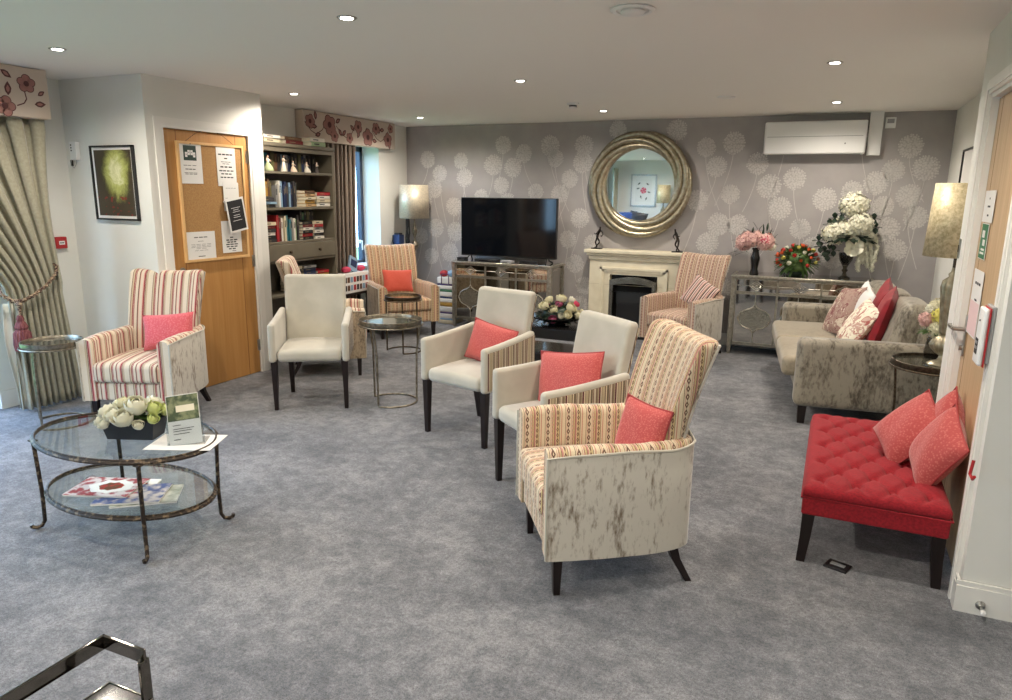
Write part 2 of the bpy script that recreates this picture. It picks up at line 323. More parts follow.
for i, (hx, hz) in enumerate(HD):
    r0 = .105*rnd.uniform(.85,1.1); Y = -.0012
    wb.add([(hx+r0*.98*cos(2*pi*k/28)*(1+.03*sin(k*2.2)), -.0006, hz+r0*.98*sin(2*pi*k/28)) for k in range(28)], [tuple(range(28))], 2)
    for ring, (rr, cnt, sz) in enumerate(((.0,1,.026),(.26,7,.022),(.46,12,.021),(.66,17,.021),(.84,22,.019),(1.,26,.015))):
        for k in range(cnt):
            a = 2*pi*(k+rnd.uniform(-.25,.25))/cnt; d = rr*r0*rnd.uniform(.94,1.06); cx = hx+cos(a)*d; cz = hz+sin(a)*d*1.02; q = sz*rnd.uniform(.8,1.1)*.62
            wb.add([(cx+q*cos(a+b), Y, cz+q*sin(a+b)) for b in (0, 1.26, 2.5, 3.77, 5.03)], [(0,1,2,3,4)], 1)
    sgn = 1 if i % 2 else -1; L = rnd.uniform(.35,.6); bend = rnd.uniform(.08,.2)*sgn
    pts = [(hx+bend*(tt**1.6), hz-r0*.95-L*tt) for tt in [j/10 for j in range(11)] if hz-r0-L*tt > .05]
    for (xa,za),(xb,zb) in zip(pts, pts[1:]):
        w = .0032; wb.add([(xa-w,Y,za),(xa+w,Y,za),(xb+w,Y,zb),(xb-w,Y,zb)], [(0,1,2,3)], 1)
struct('wall_back', wb, [M['paper'], M['motif'], M['motif_soft']])
# wall with the small window (left rear)
wl = MB(); y0w, y1w, z0w, z1w = -1.78, -.62, .72, 2.12
wl.box(-.32,0,-3.1,y0w,0,H); wl.box(-.32,0,y1w,0,0,H); wl.box(-.32,0,y0w,y1w,0,z0w); wl.box(-.32,0,y0w,y1w,z1w,H)
struct('wall_left_rear', wl, M['paint'])
pw = MB().box(-.64,.472,-4.215,-4.09,0,H).box(.39,.472,-3.21,-3.05,0,H).box(.39,.472,-4.09,-3.21,2.06,H).box(-.1,.39,-3.12,-3.05,0,H).box(-.1,-.02,-4.09,-3.12,0,H)
struct('wall_left_pier', pw, M['paint'])
ll = MB().box(-.64,XL,-4.95,-4.215,0,H).box(-.64,XL,-8.6,-7.6,0,H).box(-.64,XL,YB,-10.05,0,H).box(-.64,XL,-7.6,-4.95,2.12,H).box(-.64,XL,-10.05,-8.6,2.2,H).box(-.64,XL,-10.05,-8.6,0,.25)
struct('wall_left', ll, M['paint'])
struct('wall_front', MB().box(-.64,XF,YB-.1,YB,0,H), M['paint'])
struct('wall_right_rear', MB().box(XR,XR+.1,YD,.05,0,H), M['paint'])
dw = MB().box(XD,XD+.12,-3.93,YD,0,H).box(XD,XD+.12,YN+.1,-4.78,0,H).box(XD,XD+.12,-4.78,-3.93,2.07,H).box(XD+.12,XR+.1,YD-.1,YD,0,H).box(XD,XF,YN,YN+.1,0,H)
struct('wall_right_door', dw, M['paint'])
struct('wall_right', MB().box(XF,XF+.1,YB,YN+.1,0,H), M['paint'])
# skirting boards
def skirt(mb, x0, x1, y0, y1, h=.13):
    mb.box(x0,x1,y0,y1,0,h-.02)
    e = .004; mb.box(x0 + (e if x1-x0 < .05 else 0), x1 - (e if x1-x0 < .05 else 0), y0 + (e if y1-y0 < .05 else 0), y1 - (e if y1-y0 < .05 else 0), h-.02, h)
b = MB(); skirt(b,0,XR,-.018,0); struct('baseboard_back', b, M['paint_white'])
b = MB(); skirt(b,XR-.018,XR,YD,-.018); struct('baseboard_right_rear', b, M['paint_white'])
b = MB(); skirt(b,XD-.018,XD,-3.86,YD); skirt(b,XD-.018,XD,YN,-4.85); skirt(b,XD-.018,XF,YN-.018,YN); struct('baseboard_right', b, M['paint_white'])
b = MB(); skirt(b,XL,.472,-4.233,-4.215); skirt(b,XL,XL+.018,-4.95,-4.215); struct('baseboard_left', b, M['paint_white'])
b = MB(); skirt(b,0,.018,-1.85,0); struct('baseboard_left_rear', b, M['paint_white'])
# windows: frames and panes
def window(name, x, ya, yb, za, zb, bars=(), fw=.055, depth=.06):
    f = MB().box(x,x+depth,ya,ya+fw,za,zb).box(x,x+depth,yb-fw,yb,za,zb).box(x,x+depth,ya,yb,za,za+fw).box(x,x+depth,ya,yb,zb-fw,zb)
    for yc in bars: f.box(x,x+depth,yc-fw*.8,yc+fw*.8,za,zb)
    o = f.build(name, M['frame_blue'], None, 0, 'structure')
    MB().box(x+.022,x+.03,ya+fw,yb-fw,za+fw,zb-fw).build('window_pane', M['glass'], o, 0); return o
w1 = window('window_1', -.30, y0w, y1w, z0w, z1w, (-1.2,))
hb = MB().box(-.245,-.225,-.73,-.715,.98,1.02).box(-.235,-.20,-.735,-.71,1.0,1.015).tube([(-.205,-.72,1.01),(-.205,-.72,.94),(-.205,-.715,.90)],.008); hb.build('window_handle', M['white'], w1)
window('window_2', -.60, -7.6, -4.95, 0, 2.12, (-6.27,), .07)
window('window_3', -.60, -10.05, -8.6, .25, 2.2, (-9.3,))
struct('trim_1', MB().box(-.24,.03,y0w-.02,y1w+.02,z0w-.005,z0w+.022), M['paint_white'])
struct('ground_outside', MB().box(-14,-.72,-24,10,-.2,-.06), noisy('lawn_grass', srgb(96,122,62), srgb(120,144,80), 6, .9, .3))
hedge = MB().rbox(-9.2,-8,-22,8,-.06,2.0,.3, fn=lambda p: (p[0]+.12*sin(p[1]*9)*sin(p[2]*7), p[1], p[2]+.08*sin(p[1]*6)), n=24)
tag(hedge.build('garden_hedge', M['leaf'], None, 60), 'clipped green hedge across the lawn outside the windows', 'hedge')

# door with the notice board (left)
def door_panel(name, x, ya, yb, zt, m, gro, sgn):
    d = MB().box(x-.02,x+.02,ya+.004,yb-.004,.006,zt-.004)
    for gy in gro: d.box(x+sgn*.0195,x+sgn*.0205,gy-.003,gy+.003,.006,zt-.004,1)
    return d.build(name, [m, M['oak_dark']], None, 0, 'structure')
d1 = door_panel('door_1', .440, -4.07, -3.225, 2.045, M['oak'], (-3.95,-3.36), 1)
for z in (.25,1.0,1.87):
    MB().cyl((.466,-3.222,z-.05),(.466,-3.222,z+.05),.008,n=10).box(.458,.463,-3.25,-3.222,z-.05,z+.05).build('hinge', M['steel'], d1)
hd = MB().cyl((.458,-3.99,.98),(.468,-3.99,.98),.026,n=20).cyl((.466,-3.99,.98),(.505,-3.99,.98),.009).tube([(.5,-3.99,.98),(.505,-3.94,.98),(.503,-3.88,.98)],.009); hd.build('door_handle', M['steel'], d1)
fr = MB()
for a, b2 in ((-4.095,-4.07),(-3.225,-3.2)): fr.box(.40,.478,a,b2,0,2.045)
fr.box(.40,.478,-4.095,-3.2,2.045,2.07)
for a, b2 in ((-4.15,-4.095),(-3.2,-3.145)): fr.box(.472,.482,a,b2,0,2.07)
fr.box(.472,.482,-4.15,-3.145,2.07,2.12)
struct('trim_2', fr, M['paint_white'])
# noticeboard
nb = empty('notice_board', (.462,-3.63,1.5), 0, 'wood-framed cork notice board hanging by string on the oak door', 'notice board')
T = lambda: MB()
nb_b = MB().box(0,.014,-.325,.325,-.45,.45); nb_b.build('cork_panel', M['cork'], nb, 0)
f = MB()
for a in ((-.335,-.315),(.315,.335)): f.box(0,.022,a[0],a[1],-.44,.44)
f.box(0,.022,-.335,.335,-.46,-.44).box(0,.022,-.335,.335,.44,.46); f.build('board_frame', M['ash'], nb, 0)
MB().tube([(.012,-.25,.458),(.004,-.13,.53),(.004,-.05,.555)],.0015,6).tube([(.012,.25,.458),(.004,.13,.53),(.004,.05,.555)],.0015,6).build('hanging_string', M['ink'], nb)
def notice(name, ya, yb, za, zb, label, lines, x=.4775, rot=0, face=None, paper='paper_white', extra=None, nx=1, par=None):
    """sheet in the y-z plane facing +x (nx=1) or -x"""
    w, h = yb-ya, zb-za; o = empty(name, (x,(ya+yb)/2,(za+zb)/2), 0, label, 'notice'); o.rotation_euler = (rot,0,0)
    MB().box(-.0008,.0008,-w/2,w/2,-h/2,h/2).build('sheet', M[paper], o, 0)
    k = MB()
    for (ly, lz, lw, lh) in lines:
        yy = -lw*w/2; n = max(1, int(lw*6)); 
        for i in range(n):
            a = ly*w+yy+lw*w*i/n; bb = a+lw*w/n*rnd.uniform(.72,.9); k.box(nx*.0009-.0002,nx*.0009+.0002,a,bb,lz*h-lh*h/2,lz*h+lh*h/2)
    if lines: k.build('printed_lines', M['ink'] if face != 'dark' else M['paper_white'], o, 0)
    if extra: extra(o, w, h)
    return o
def cards(o, w, h):
    MB().box(.0009,.0014,-.32*w,.26*w,.06*h,.42*h).build('green_panel', M['green_dk'], o, 0)
    for i, (a, q) in enumerate(((-.20,.2),(-.08,.25),(.05,.25),(.16,.2))):
        c = MB().box(.0015,.0019,(a-.052)*w,(a+.052)*w,(q-.06)*h,(q+.06)*h); c.box(.0019,.0022,(a-.012)*w,(a+.012)*w,(q-.012)*h,(q+.018)*h,1)
        c.build('printed_card', [M['paper_white'], M['ink']], o, 0)
    MB().ball((.004,0,.46*h),.005).build('push_pin', M['ink'], o)
notice('notice', -3.945,-3.735,1.645,1.955, 'white notice with dark green playing-card picture at top left of notice board', [(-.05,-.06,.6,.012),(-.03,-.15,.5,.02),(-.03,-.24,.6,.012),(-.02,-.27,.55,.012)], extra=cards, x=.4785)
notice('notice', -3.585,-3.385,1.63,1.935, 'white notice of bold centred lines at top right of notice board', [(0,.32,.8,.035),(0,.22,.2,.03),(0,.13,.55,.015),(0,.08,.4,.015),(0,0,.65,.035),(0,-.1,.8,.03),(0,-.18,.6,.03),(0,-.27,.7,.03)], x=.4785)
notice('notice', -3.54,-3.375,1.43,1.66, 'narrow plain white notice pinned between the two bold notices on the board', [(0,.3,.7,.012),(-.3,-.05,.2,.01)], x=.482)
def darkface(o, w, h): MB().box(.0009,.0012,-.42*w,.42*w,-.44*h,.44*h).build('black_print', M['ink'], o, 0)
n4 = notice('notice', -3.53,-3.33,1.26,1.535, 'black printed leaflet curling away crooked from right side of notice board', [], x=.500, rot=R(9), extra=darkface)
k = MB()
for q, wd in ((.22,.5),(.16,.3),(.1,.4),(0,.35),(-.06,.4),(-.16,.5)): k.box(.0013,.0015,-wd*.1,wd*.1,q*.275-.002,q*.275+.002)
k.build('printed_lines', M['paper_white'], n4, 0); MB().box(-.02,.0,-.1,-.06,.12,.13).build('curled_edge', M['paper_white'], n4, 0)
notice('notice', -3.585,-3.375,1.09,1.35, 'white notice of bold lines at bottom right of notice board', [(0,-.02,.2,.035),(0,-.1,.6,.035),(0,-.17,.5,.035),(0,-.24,.65,.035),(0,-.31,.6,.035),(0,-.38,.4,.035),(.1,-.45,.25,.015)], x=.4785)
notice('notice', -3.94,-3.66,1.055,1.275, 'landscape white notice at bottom left of notice board', [(0,.3,.5,.03),(0,.16,.25,.012),(0,.05,.75,.01),(0,0,.7,.01),(0,-.05,.75,.01),(0,-.1,.4,.01),(0,-.17,.5,.01),(0,-.38,.28,.025)], x=.4785)

# right-hand door
d2 = door_panel('door_2', XD+.045, -4.76, -3.95, 2.055, M['oak_pale'], (-4.05,), -1)
hx = XD+.022
hd = MB().rbox(hx-.006,hx+.003,-4.03,-3.99,.86,1.06,.004).cyl((hx,-4.01,.99),(hx-.055,-4.01,.99),.01).tube([(hx-.052,-4.01,.99),(hx-.056,-3.95,.99),(hx-.054,-3.885,.988),(hx-.04,-3.87,.985)],.0095).cyl((hx-.004,-4.01,.9),(hx-.02,-4.01,.9),.014)
hd.build('door_handle', M['steel'], d2)
fr = MB()
fr.box(XD-.004,XD+.1,-3.95,-3.93,0,2.055).box(XD-.004,XD+.1,-4.78,-4.76,0,2.055).box(XD-.004,XD+.1,-4.78,-3.93,2.055,2.075)
for a, b2 in ((-3.93,-3.865),(-4.845,-4.78)): fr.box(XD-.016,XD,a,b2,0,2.075).box(XD-.022,XD-.016,a+.012,b2-.02,0,2.09)
fr.box(XD-.016,XD,-4.845,-3.865,2.075,2.14); fr.box(XD-.022,XD-.016,-4.833,-3.885,2.09,2.125)
struct('trim_3', fr, M['paint_white'])
sx = hx-.0016
notice('door_sign', -4.24,-4.0,1.50,1.64, 'small white sign highest on the right-hand door', [(0,.25,.1,.06),(0,0,.3,.06),(0,-.28,.2,.06)], x=sx, nx=-1)
def greens(o, w, h):
    MB().box(-.0016,-.0009,-.46*w,.46*w,-.48*h,.48*h).build('green_print', M['green'], o, 0)
    MB().box(-.002,-.0016,-.1*w,.3*w,.1*h,.3*h).box(-.002,-.0016,-.25*w,.1*w,-.12*h,.05*h).box(-.002,-.0016,-.3*w,.3*w,-.36*h,-.3*h).box(-.002,-.0016,-.3*w,.2*w,-.26*h,-.2*h).build('white_symbol', M['paper_white'], o, 0)
notice('door_sign', -4.20,-4.04,1.335,1.495, 'green and white fire door sign under the white sign on right-hand door', [], x=sx, nx=-1, extra=greens)
def pinks(o, w, h): MB().box(-.0013,-.0009,-.46*w,.46*w,-.48*h,.02*h).build('pink_print', M['pinkpaper'], o, 0)
notice('notice', -4.26,-4.02,.985,1.285, 'tall notice with pink lower half taped to the right-hand door', [(0,.3,.6,.04),(0,.05,.3,.03),(0,-.05,.5,.015),(0,-.12,.5,.015),(0,-.2,.4,.015),(.1,-.42,.4,.03)], x=sx, nx=-1, extra=pinks)
kp = empty('door_strike_plate', (XD,-3.62,1.35), 0, 'small brass switch plate on white wall edge beside the gold lampshade', 'plate')
MB().rbox(-.006,0,-.025,.025,-.05,.05,.003).build('plate', M['steel'], kp); MB().box(-.009,-.006,-.008,.008,-.018,.018).build('rocker', M['brass_dark'], kp)
ic = empty('door_entry_phone', (XD-.016,-4.79,1.09), 0, 'white entry phone with red edge fixed beside the right-hand door', 'entry phone')
MB().rbox(-.040,-.02,-.055,.055,-.11,.11,.012).build('handset', M['white'], ic); MB().rbox(-.016,0,-.055,.06,-.10,.12,.006).build('backplate', M['grey_plastic'], ic)
MB().rbox(-.022,-.016,-.058,.058,-.113,.113,.003).build('red_rim', M['red'], ic)
kk = MB().box(-.0415,-.040,-.02,.03,-.07,-.01)
kk.build('keypad', M['ink'], ic, 0)
for i in range(6): MB().box(-.043,-.0414,-.015+.015*(i%3)-.004,-.015+.015*(i%3)+.006,-.03-.02*(i//3),-.02-.02*(i//3)).build('key_button', M['grey_plastic'], ic, 0)
MB().ball((-.040,.0,.06),.004).build('indicator_light', M['ink'], ic)
pc = empty('emergency_pull_cord', (XD-.03,-4.93,.60), 0, 'red emergency pull-cord toggle hanging at the white wall corner', 'pull cord')
MB().tube([(.0,0,.035),(.004,.0,.6),(.012,0,1.2),(.02,0,1.79)],.0013,6).build('cord', M['paint_white'], pc)
MB().tube([(0,0,.035),(-.006,-.004,-.02),(.0,-.03,-.03),(.0,-.055,-.012)],.006,8).build('toggle', M['red'], pc)
ds = empty('door_stop', (XD+.07,YN-.018,.045), 0, 'chrome door stop with white tip on the skirting at right', 'door stop')
MB().lathe([(.018,0),(.016,.008),(.006,.014),(.005,.05)],16,0,Matrix.Rotation(R(90),4,'X')).build('spring', M['steel'], ds)
MB().lathe([(.008,.05),(.010,.056),(.010,.068),(.006,.072)],16,0,Matrix.Rotation(R(90),4,'X')).build('rubber_tip', M['white'], ds)

# ------------------------------------------------------------------ ceiling fittings
def downlight(x, y, label, first=None):
    t_ = empty('ceiling_downlight', (x,y,H), 0, label, 'downlight', 'recessed ceiling downlights')
    MB().lathe([(.030,-.004),(.044,-.006),(.047,-.003),(.047,0)],28).build('trim_ring', M['steel'], t_)
    MB().lathe([(.001,-.0065),(.029,-.0065),(.029,-.004)],24).build('lamp_lens', M['lens'], t_)
    L = bpy.data.lights.new('downlight_beam', 'SPOT'); L.energy = ENERGY; L.spot_size = R(165); L.spot_blend = .7; L.shadow_soft_size = .05; L.color = (1,.90,.78)
    o = bpy.data.objects.new('downlight_beam', L); C.objects.link(o); o.parent = t_; o.location = (0,0,-.03)
    return t_
ENERGY = 66
cols = {.79:'left', 2.87:'middle', 4.95:'right'}; rows = {-.96:'nearest the wallpapered wall', -2.99:'second row from the wallpapered wall', -5.03:'third row from the wallpapered wall', -7.07:'above the camera row', -9.1:'row nearest the wall behind'}
for yy, rn in rows.items():
    for xx, cn in cols.items(): downlight(xx, yy, f'round recessed downlight, {cn} column, {rn}')
vt = empty('ceiling_vent', (4.15,-4.69,H), 0, 'round white extract vent in the ceiling near the top edge', 'vent')
MB().lathe([(.095,-.001),(.1,-.006),(.085,-.014),(.072,-.010),(.070,-.003)],32).build('outer_ring', M['white'], vt)
MB().lathe([(.001,-.022),(.045,-.022),(.055,-.014),(.05,-.006)],32).build('centre_disc', M['white'], vt); MB().lathe([(.001,-.002),(.07,-.002),(.07,-.001)],32).build('shadow_gap', M['black'], vt)
sm = empty('smoke_detector', (2.79,-1.62,H), 0, 'white smoke detector with black slots on the ceiling before the mirror', 'smoke detector')
MB().lathe([(.055,0),(.055,-.012),(.045,-.02)],28).build('base', M['white'], sm); MB().lathe([(.036,-.02),(.036,-.034)],28).build('sensor_slots', M['black'], sm); MB().lathe([(.04,-.034),(.042,-.042),(.03,-.05),(.001,-.052)],28).build('cap', M['white'], sm)
tag(MB().lathe([(.075,0),(.075,-.006),(.068,-.010),(.001,-.011)],32).build('ceiling_disc', M['white']), 'flat white round cover on the ceiling above the armchair by the fireplace', 'ceiling cover').location = (4.12,-1.6,H)

# ------------------------------------------------------------------ wall-hung things
ac = empty('air_conditioner', (4.77,0,2.165), 0, 'long white air conditioning unit high on the wallpapered wall', 'air conditioner')
MB().rbox(-.46,.46,-.2,-.01,-.155,.155,.02).build('casing', M['white'], ac); MB().box(-.43,.43,-.2018,-.199,.008,.0125).build('panel_seam', M['grey_plastic'], ac, 0)
MB().box(-.42,.42,-.17,-.08,-.158,-.15).build('air_flap', M['grey_plastic'], ac, 0); MB().cyl((.28,-.2025,-.06),(.28,-.199,-.06),.008).build('indicator_light', M['grey_plastic'], ac)
ct = MB().box(5.245,5.36,-.09,0,2.0,2.4)
tag(ct.build('cable_trunking', M['white'], None, 0), 'white pipe cover rising to the ceiling beside the air conditioner', 'pipe cover')
ws = empty('wall_sensor', (5.425,0,2.30), 0, 'small square white sensor box right of the air conditioner pipe cover', 'sensor'); MB().rbox(-.045,.045,-.03,0,-.05,.05,.006).build('casing', M['white'], ws); MB().box(-.03,.03,-.031,-.029,-.005,.035).build('window', M['grey_plastic'], ws, 0)
# round mirror
mr = empty('round_mirror', (3.035,-.012,1.705), 0, 'large round mirror in a swirled champagne-gold frame above the fireplace', 'mirror'); mr.rotation_euler = (R(.12),0,0)
MB().lathe([(.001,0),(.50,0),(.50,.012),(.001,.012)],64,0,Matrix.Rotation(R(90),4,'X')).build('backing_board', M['brass_dark'], mr)
g = MB().lathe([(.001,0),(.41,0),(.41,.006),(.001,.006)],72,0,Matrix.Translation((0,-.024,0)) @ Matrix.Rotation(R(90),4,'X')); g.build('mirror_glass', M['mirror'], mr)
ring = MB(); NR = 6
for k in range(NR):
    a0 = 2*pi*k/NR; cx, cz = .066*cos(a0), .066*sin(a0)
    pts = []
    for j in range(72):
        a = 2*pi*j/72; pts.append((cx+.480*cos(a), -.05-.03*cos(a-a0+1.2), cz+.480*sin(a)))
    ring.tube(pts, .034, 12, 0, True)
ring.build('swirl_frame', M['gold'], mr, 60)
# pictures
def picture(name, loc, w, h, rz, label, frame, mats, fw=.02, matw=.03):
    t_ = empty(name, loc, rz, label, 'picture')   # hangs facing -Y local
    f = MB()
    for (a, b2, c, d) in ((-w/2,-w/2+fw,-h/2,h/2),(w/2-fw,w/2,-h/2,h/2),(-w/2,w/2,-h/2,-h/2+fw),(-w/2,w/2,h/2-fw,h/2)): f.box(a,b2,-.025,0,c,d)
    f.build('frame', frame, t_, 0); MB().box(-w/2+fw,w/2-fw,-.012,-.004,-h/2+fw,h/2-fw).build('mount', M['paper_white'], t_, 0)
    MB().box(-w/2+fw+matw,w/2-fw-matw,-.0135,-.012,-h/2+fw+matw,h/2-fw-matw).build('print', mats, t_, 0); return t_
m = mat('forest_print', (.2,.25,.1), .3); t = NT(m); v = t.coord('Object'); o_ = t.sep(v)
d2_ = t.math('ADD', t.math('POWER', t.math('MULTIPLY', t.math('SUBTRACT', o_[0], .03), 6), 2), t.math('POWER', t.math('MULTIPLY', t.math('SUBTRACT', o_[2], .08), 4.2), 2))
f_ = t.math('ADD', t.math('MULTIPLY', d2_, .55), t.math('MULTIPLY', t.noise(v, 9, 8, .8, 1.), .95))
cc = t.ramp(f_, [(.40, srgb(236,236,196)), (.62, srgb(184,190,112)), (.85, srgb(108,108,62)), (1., srgb(70,62,48))])
red_ = t.math('MULTIPLY', t.math('GREATER_THAN', t.noise(v, 30, 2), .6), t.math('LESS_THAN', o_[2], -.1)); t.color(t.mix(red_, cc, srgb(130,50,44)))
pic1 = picture('framed_picture', (.108,-4.217,1.64), .46, .545, 0, 'black-framed print of a misty green forest on the white wall', M['black'], m, .012, .02)
fm = mat('flower_print', srgb(220,218,214), .4)
pic2 = picture('framed_picture', (.50,YB+.002,1.66), .66, .80, R(180), 'grey-framed flower print on the wall behind, seen in the round mirror', M['steel'], fm, .035, .09)
fl = MB()
for a in range(5): fl.add([(.0,0,0)]+[(.08*cos(a*1.257+b), 0, .08*sin(a*1.257+b)) for b in (-.5,0,.5)], [(0,1,2,3)], 0)
for (lx, lz, an) in ((-.1,.16,.6),(.12,.17,2.4),(.06,-.16,1.2),(-.14,-.04,.2),(.14,.05,2.9),(-.08,-.2,2.0)): fl.add([(lx-.05*cos(an),0,lz-.05*sin(an)),(lx+.02*sin(an),0,lz-.02*cos(an)),(lx+.05*cos(an),0,lz+.05*sin(an)),(lx-.02*sin(an),0,lz+.02*cos(an))], [(0,1,2,3)], 1)
fo = fl.build('printed_flower', [M['petal_rose'], M['leaf_dk']], pic2, 0); fo.location = (0,-.0145,0)
picture('framed_picture', (XR-.002,-1.3,1.72), .72, .54, R(-90), 'thin black-framed picture on side wall behind the gold lampshade', M['black'], M['paper_white'], .014, .05)
# call point, router-like box on the pier
fa = empty('fire_call_point', (XL,-4.36,1.185), 0, 'red square fire call point on the white wall beside the curtain', 'fire alarm')
MB().rbox(0,.035,-.045,.045,-.045,.045,.008).build('red_housing', M['red'], fa); MB().box(.0345,.037,-.022,.022,-.014,.014).build('white_label', M['paper_white'], fa, 0)
MB().box(.0368,.0374,-.016,-.005,-.004,.004).box(.0368,.0374,-.003,.004,-.004,.004).box(.0368,.0374,.006,.016,-.004,.004).build('label_lettering', M['ink'], fa, 0)
rt = empty('wall_box', (-.17+-.16,-4.215,1.87), 0, 'small white box with dangling keys and cable near the corner', 'wall box'); rt.location = (-.305,-4.215,1.87)
MB().rbox(-.03,.045,-.035,0,-.06,.075,.006).build('housing', M['white'], rt)
for zz in (.05,.03,.01): MB().box(-.012,.0,-.037,-.034,zz-.005,zz+.005).build('button', M['ink'], rt, 0)
MB().tube([(-.01,-.03,-.04),(-.025,-.035,-.075),(-.035,-.03,-.10),(.0,-.03,-.12),(.02,-.025,-.09),(.02,-.02,-.06)],.002,6).build('cable', M['grey_plastic'], rt)
MB().rbox(-.042,-.02,-.03,-.018,-.105,-.06,.004).build('key_fob', M['ink'], rt)

# ------------------------------------------------------------------ pelmets and curtains
def flower_motif(mb, cx, cz, r, place, ang=0):
    for k in range(5):
        a = ang+k*2*pi/5; px, pz = cx+cos(a)*r*.55, cz+sin(a)*r*.55
        for (rr, mi, e) in ((r*.50,1,.0015),(r*.42,2,.0022)):
            mb.add([place(px+rr*cos(2*pi*j/14), pz+rr*sin(2*pi*j/14)*.9, e) for j in range(14)], [tuple(range(14))], mi)
    mb.add([place(cx+r*.3*cos(2*pi*j/12), cz+r*.3*sin(2*pi*j/12), .003) for j in range(12)], [tuple(range(12))], 1)
def leaf_motif(mb, cx, cz, L, a, place):
    pts = [(0,0),(.25,.2),(.55,.26),(.8,.14),(1,0),(.8,-.14),(.55,-.26),(.25,-.2)]
    mb.add([place(cx+L*(x*cos(a)-y*sin(a)), cz+L*(x*sin(a)+y*cos(a)), .0018) for x, y in pts], [tuple(range(8))], 1)
    mb.add([place(cx+L*(.2+.55*x)*cos(a)-L*.5*y*sin(a), cz+L*(.2+.55*x)*sin(a)+L*.5*y*cos(a), .0024) for x, y in pts], [tuple(range(8))], 2)
def stem_motif(mb, pts, place, w=.004):
    for (a, b2), (c, d) in zip(pts, pts[1:]):
        n = Vector((-(d-b2), c-a)); n.normalize(); n *= w; mb.add([place(a-n.x,b2-n.y,.0016), place(a+n.x,b2+n.y,.0016), place(c+n.x,d+n.y,.0016), place(c-n.x,d-n.y,.0016)], [(0,1,2,3)], 1)
v1 = MB().rbox(XL,-.05,-6.6,-4.55,2.07,2.396,.006)
pl = lambda y, z, e: (-.05+e, y, z)
for (y, z, r, q) in ((-4.70,2.29,.062,.3),(-4.86,2.13,.07,0),(-5.12,2.27,.07,.5),(-5.4,2.15,.07,1)): flower_motif(v1, y, z, r, pl, q)
for (y, z, L, a) in ((-4.83,2.2,.09,1.5),(-4.93,2.16,.1,2.9),(-4.66,2.16,.08,.1),(-4.63,2.22,.06,.6),(-4.86,2.36,.08,-.6),(-5.2,2.15,.1,.7)): leaf_motif(v1, y, z, L, a, pl)
stem_motif(v1, [(-4.72,2.25),(-4.71,2.19),(-4.73,2.16),(-4.78,2.14)], pl)
tag(v1.build('pelmet', [M['val'],M['val_ink'],M['val_fill']], None, 30), 'plum floral pelmet over the curtain at far left', 'pelmet')
v2 = MB().rbox(0,.105,-2.07,-.42,2.10,2.395,.006); pl = lambda y, z, e: (.105+e, y, z)
for i, (y, z, r) in enumerate(((-1.97,2.29,.075),(-1.66,2.28,.105),(-1.58,2.17,.065),(-1.16,2.30,.075),(-.98,2.2,.10),(-.82,2.31,.07),(-.58,2.2,.085),(-1.32,2.17,.06),(-.52,2.33,.055))): flower_motif(v2, y, z, r, pl, i*.7)
for i in range(15): leaf_motif(v2, -1.98+i*.1+rnd.uniform(-.03,.03), 2.245+.075*sin(i*2.1), .095, i*1.7, pl)
for y in (-1.9,-1.4,-.75): stem_motif(v2, [(y-.15,2.28),(y-.06,2.2),(y+.02,2.17),(y+.12,2.22),(y+.18,2.3)], pl)
def pleats(mb, yr, yl, x0, z1, z0, npl, amp, m=0):
    nz = 28
    def fn(u, w):
        z = z1+(z0-z1)*w; a = yr(z); b2 = yl(z); wd = abs(a-b2)
        am = amp(z); ph = 2*pi*npl*u
        return (x0(z)+am*sin(ph)+.3*am*sin(ph*2.3+z*2), a+(b2-a)*u+.15*wd/npl*sin(2*ph), z)
    mb.grid(fn, npl*10, nz, m)
    return mb
tag(v2.build('pelmet', [M['val'],M['val_ink'],M['val_fill']], None, 30), 'plum floral pelmet over the small window beside the bookcase', 'pelmet')
cu = empty('curtain', (0,0,0), 0, 'long sage green curtain tied back at far left', 'curtain')
sm_ = lambda a, b2, t_: a+(b2-a)*max(0,min(1,t_))
yr = lambda z: -4.545 - .03*sin(min(1,max(0,(z-.9)/1.1))*pi) if z > .9 else -4.56+(.9-z)/.9*.06
yl = lambda z: -4.93-1.15*(max(0,(z-.86)/1.2))**1.35 if z > .86 else -4.93+.0*(z)
c_ = pleats(MB(), yr, yl, lambda z: -.165, 2.10, .02, 9, lambda z: .018+.026*abs(z-.88)/1.2)
o_c = c_.build('curtain_cloth', M['curtain'], cu, 180, recalc=False)
so = o_c.modifiers.new('Solidify', 'SOLIDIFY'); so.thickness = .004
l_ = MB().grid(lambda u, w: (-.19-.02*sin(u*9), -4.86-.10*u-.02*sin(w*5), .80-.77*w), 8, 10); ol = l_.build('curtain_lining', M['lining'], cu, 180, recalc=False); so = ol.modifiers.new('Solidify', 'SOLIDIFY'); so.thickness = .003
tb = empty('curtain_tieback', (0,0,0), 0, 'plum rope tieback with fat tassel around the sage curtain', 'tieback')
rp = [(-.40,-4.56,1.08),(-.26,-4.56,1.08),(-.14,-4.585,1.04),(-.10,-4.62,.99),(-.098,-4.70,.91),(-.10,-4.80,.85),(-.10,-4.88,.82),(-.11,-4.94,.82),(-.16,-4.99,.87),(-.24,-4.96,.94),(-.30,-4.80,1.0),(-.36,-4.65,1.05)]
rr_ = MB()
for ph in (0, pi):
    pts = []
    for i in range(len(rp)-1):
        for s_ in range(12):
            q = Vector(rp[i]).lerp(Vector(rp[i+1]), s_/12); a = (i*12+s_)*.9+ph; pts.append(q+Vector((cos(a), .3*sin(a), sin(a)))*.008)
    rr_.tube(pts, .0085, 6)
rr_.build('twisted_rope', M['rope'], tb)
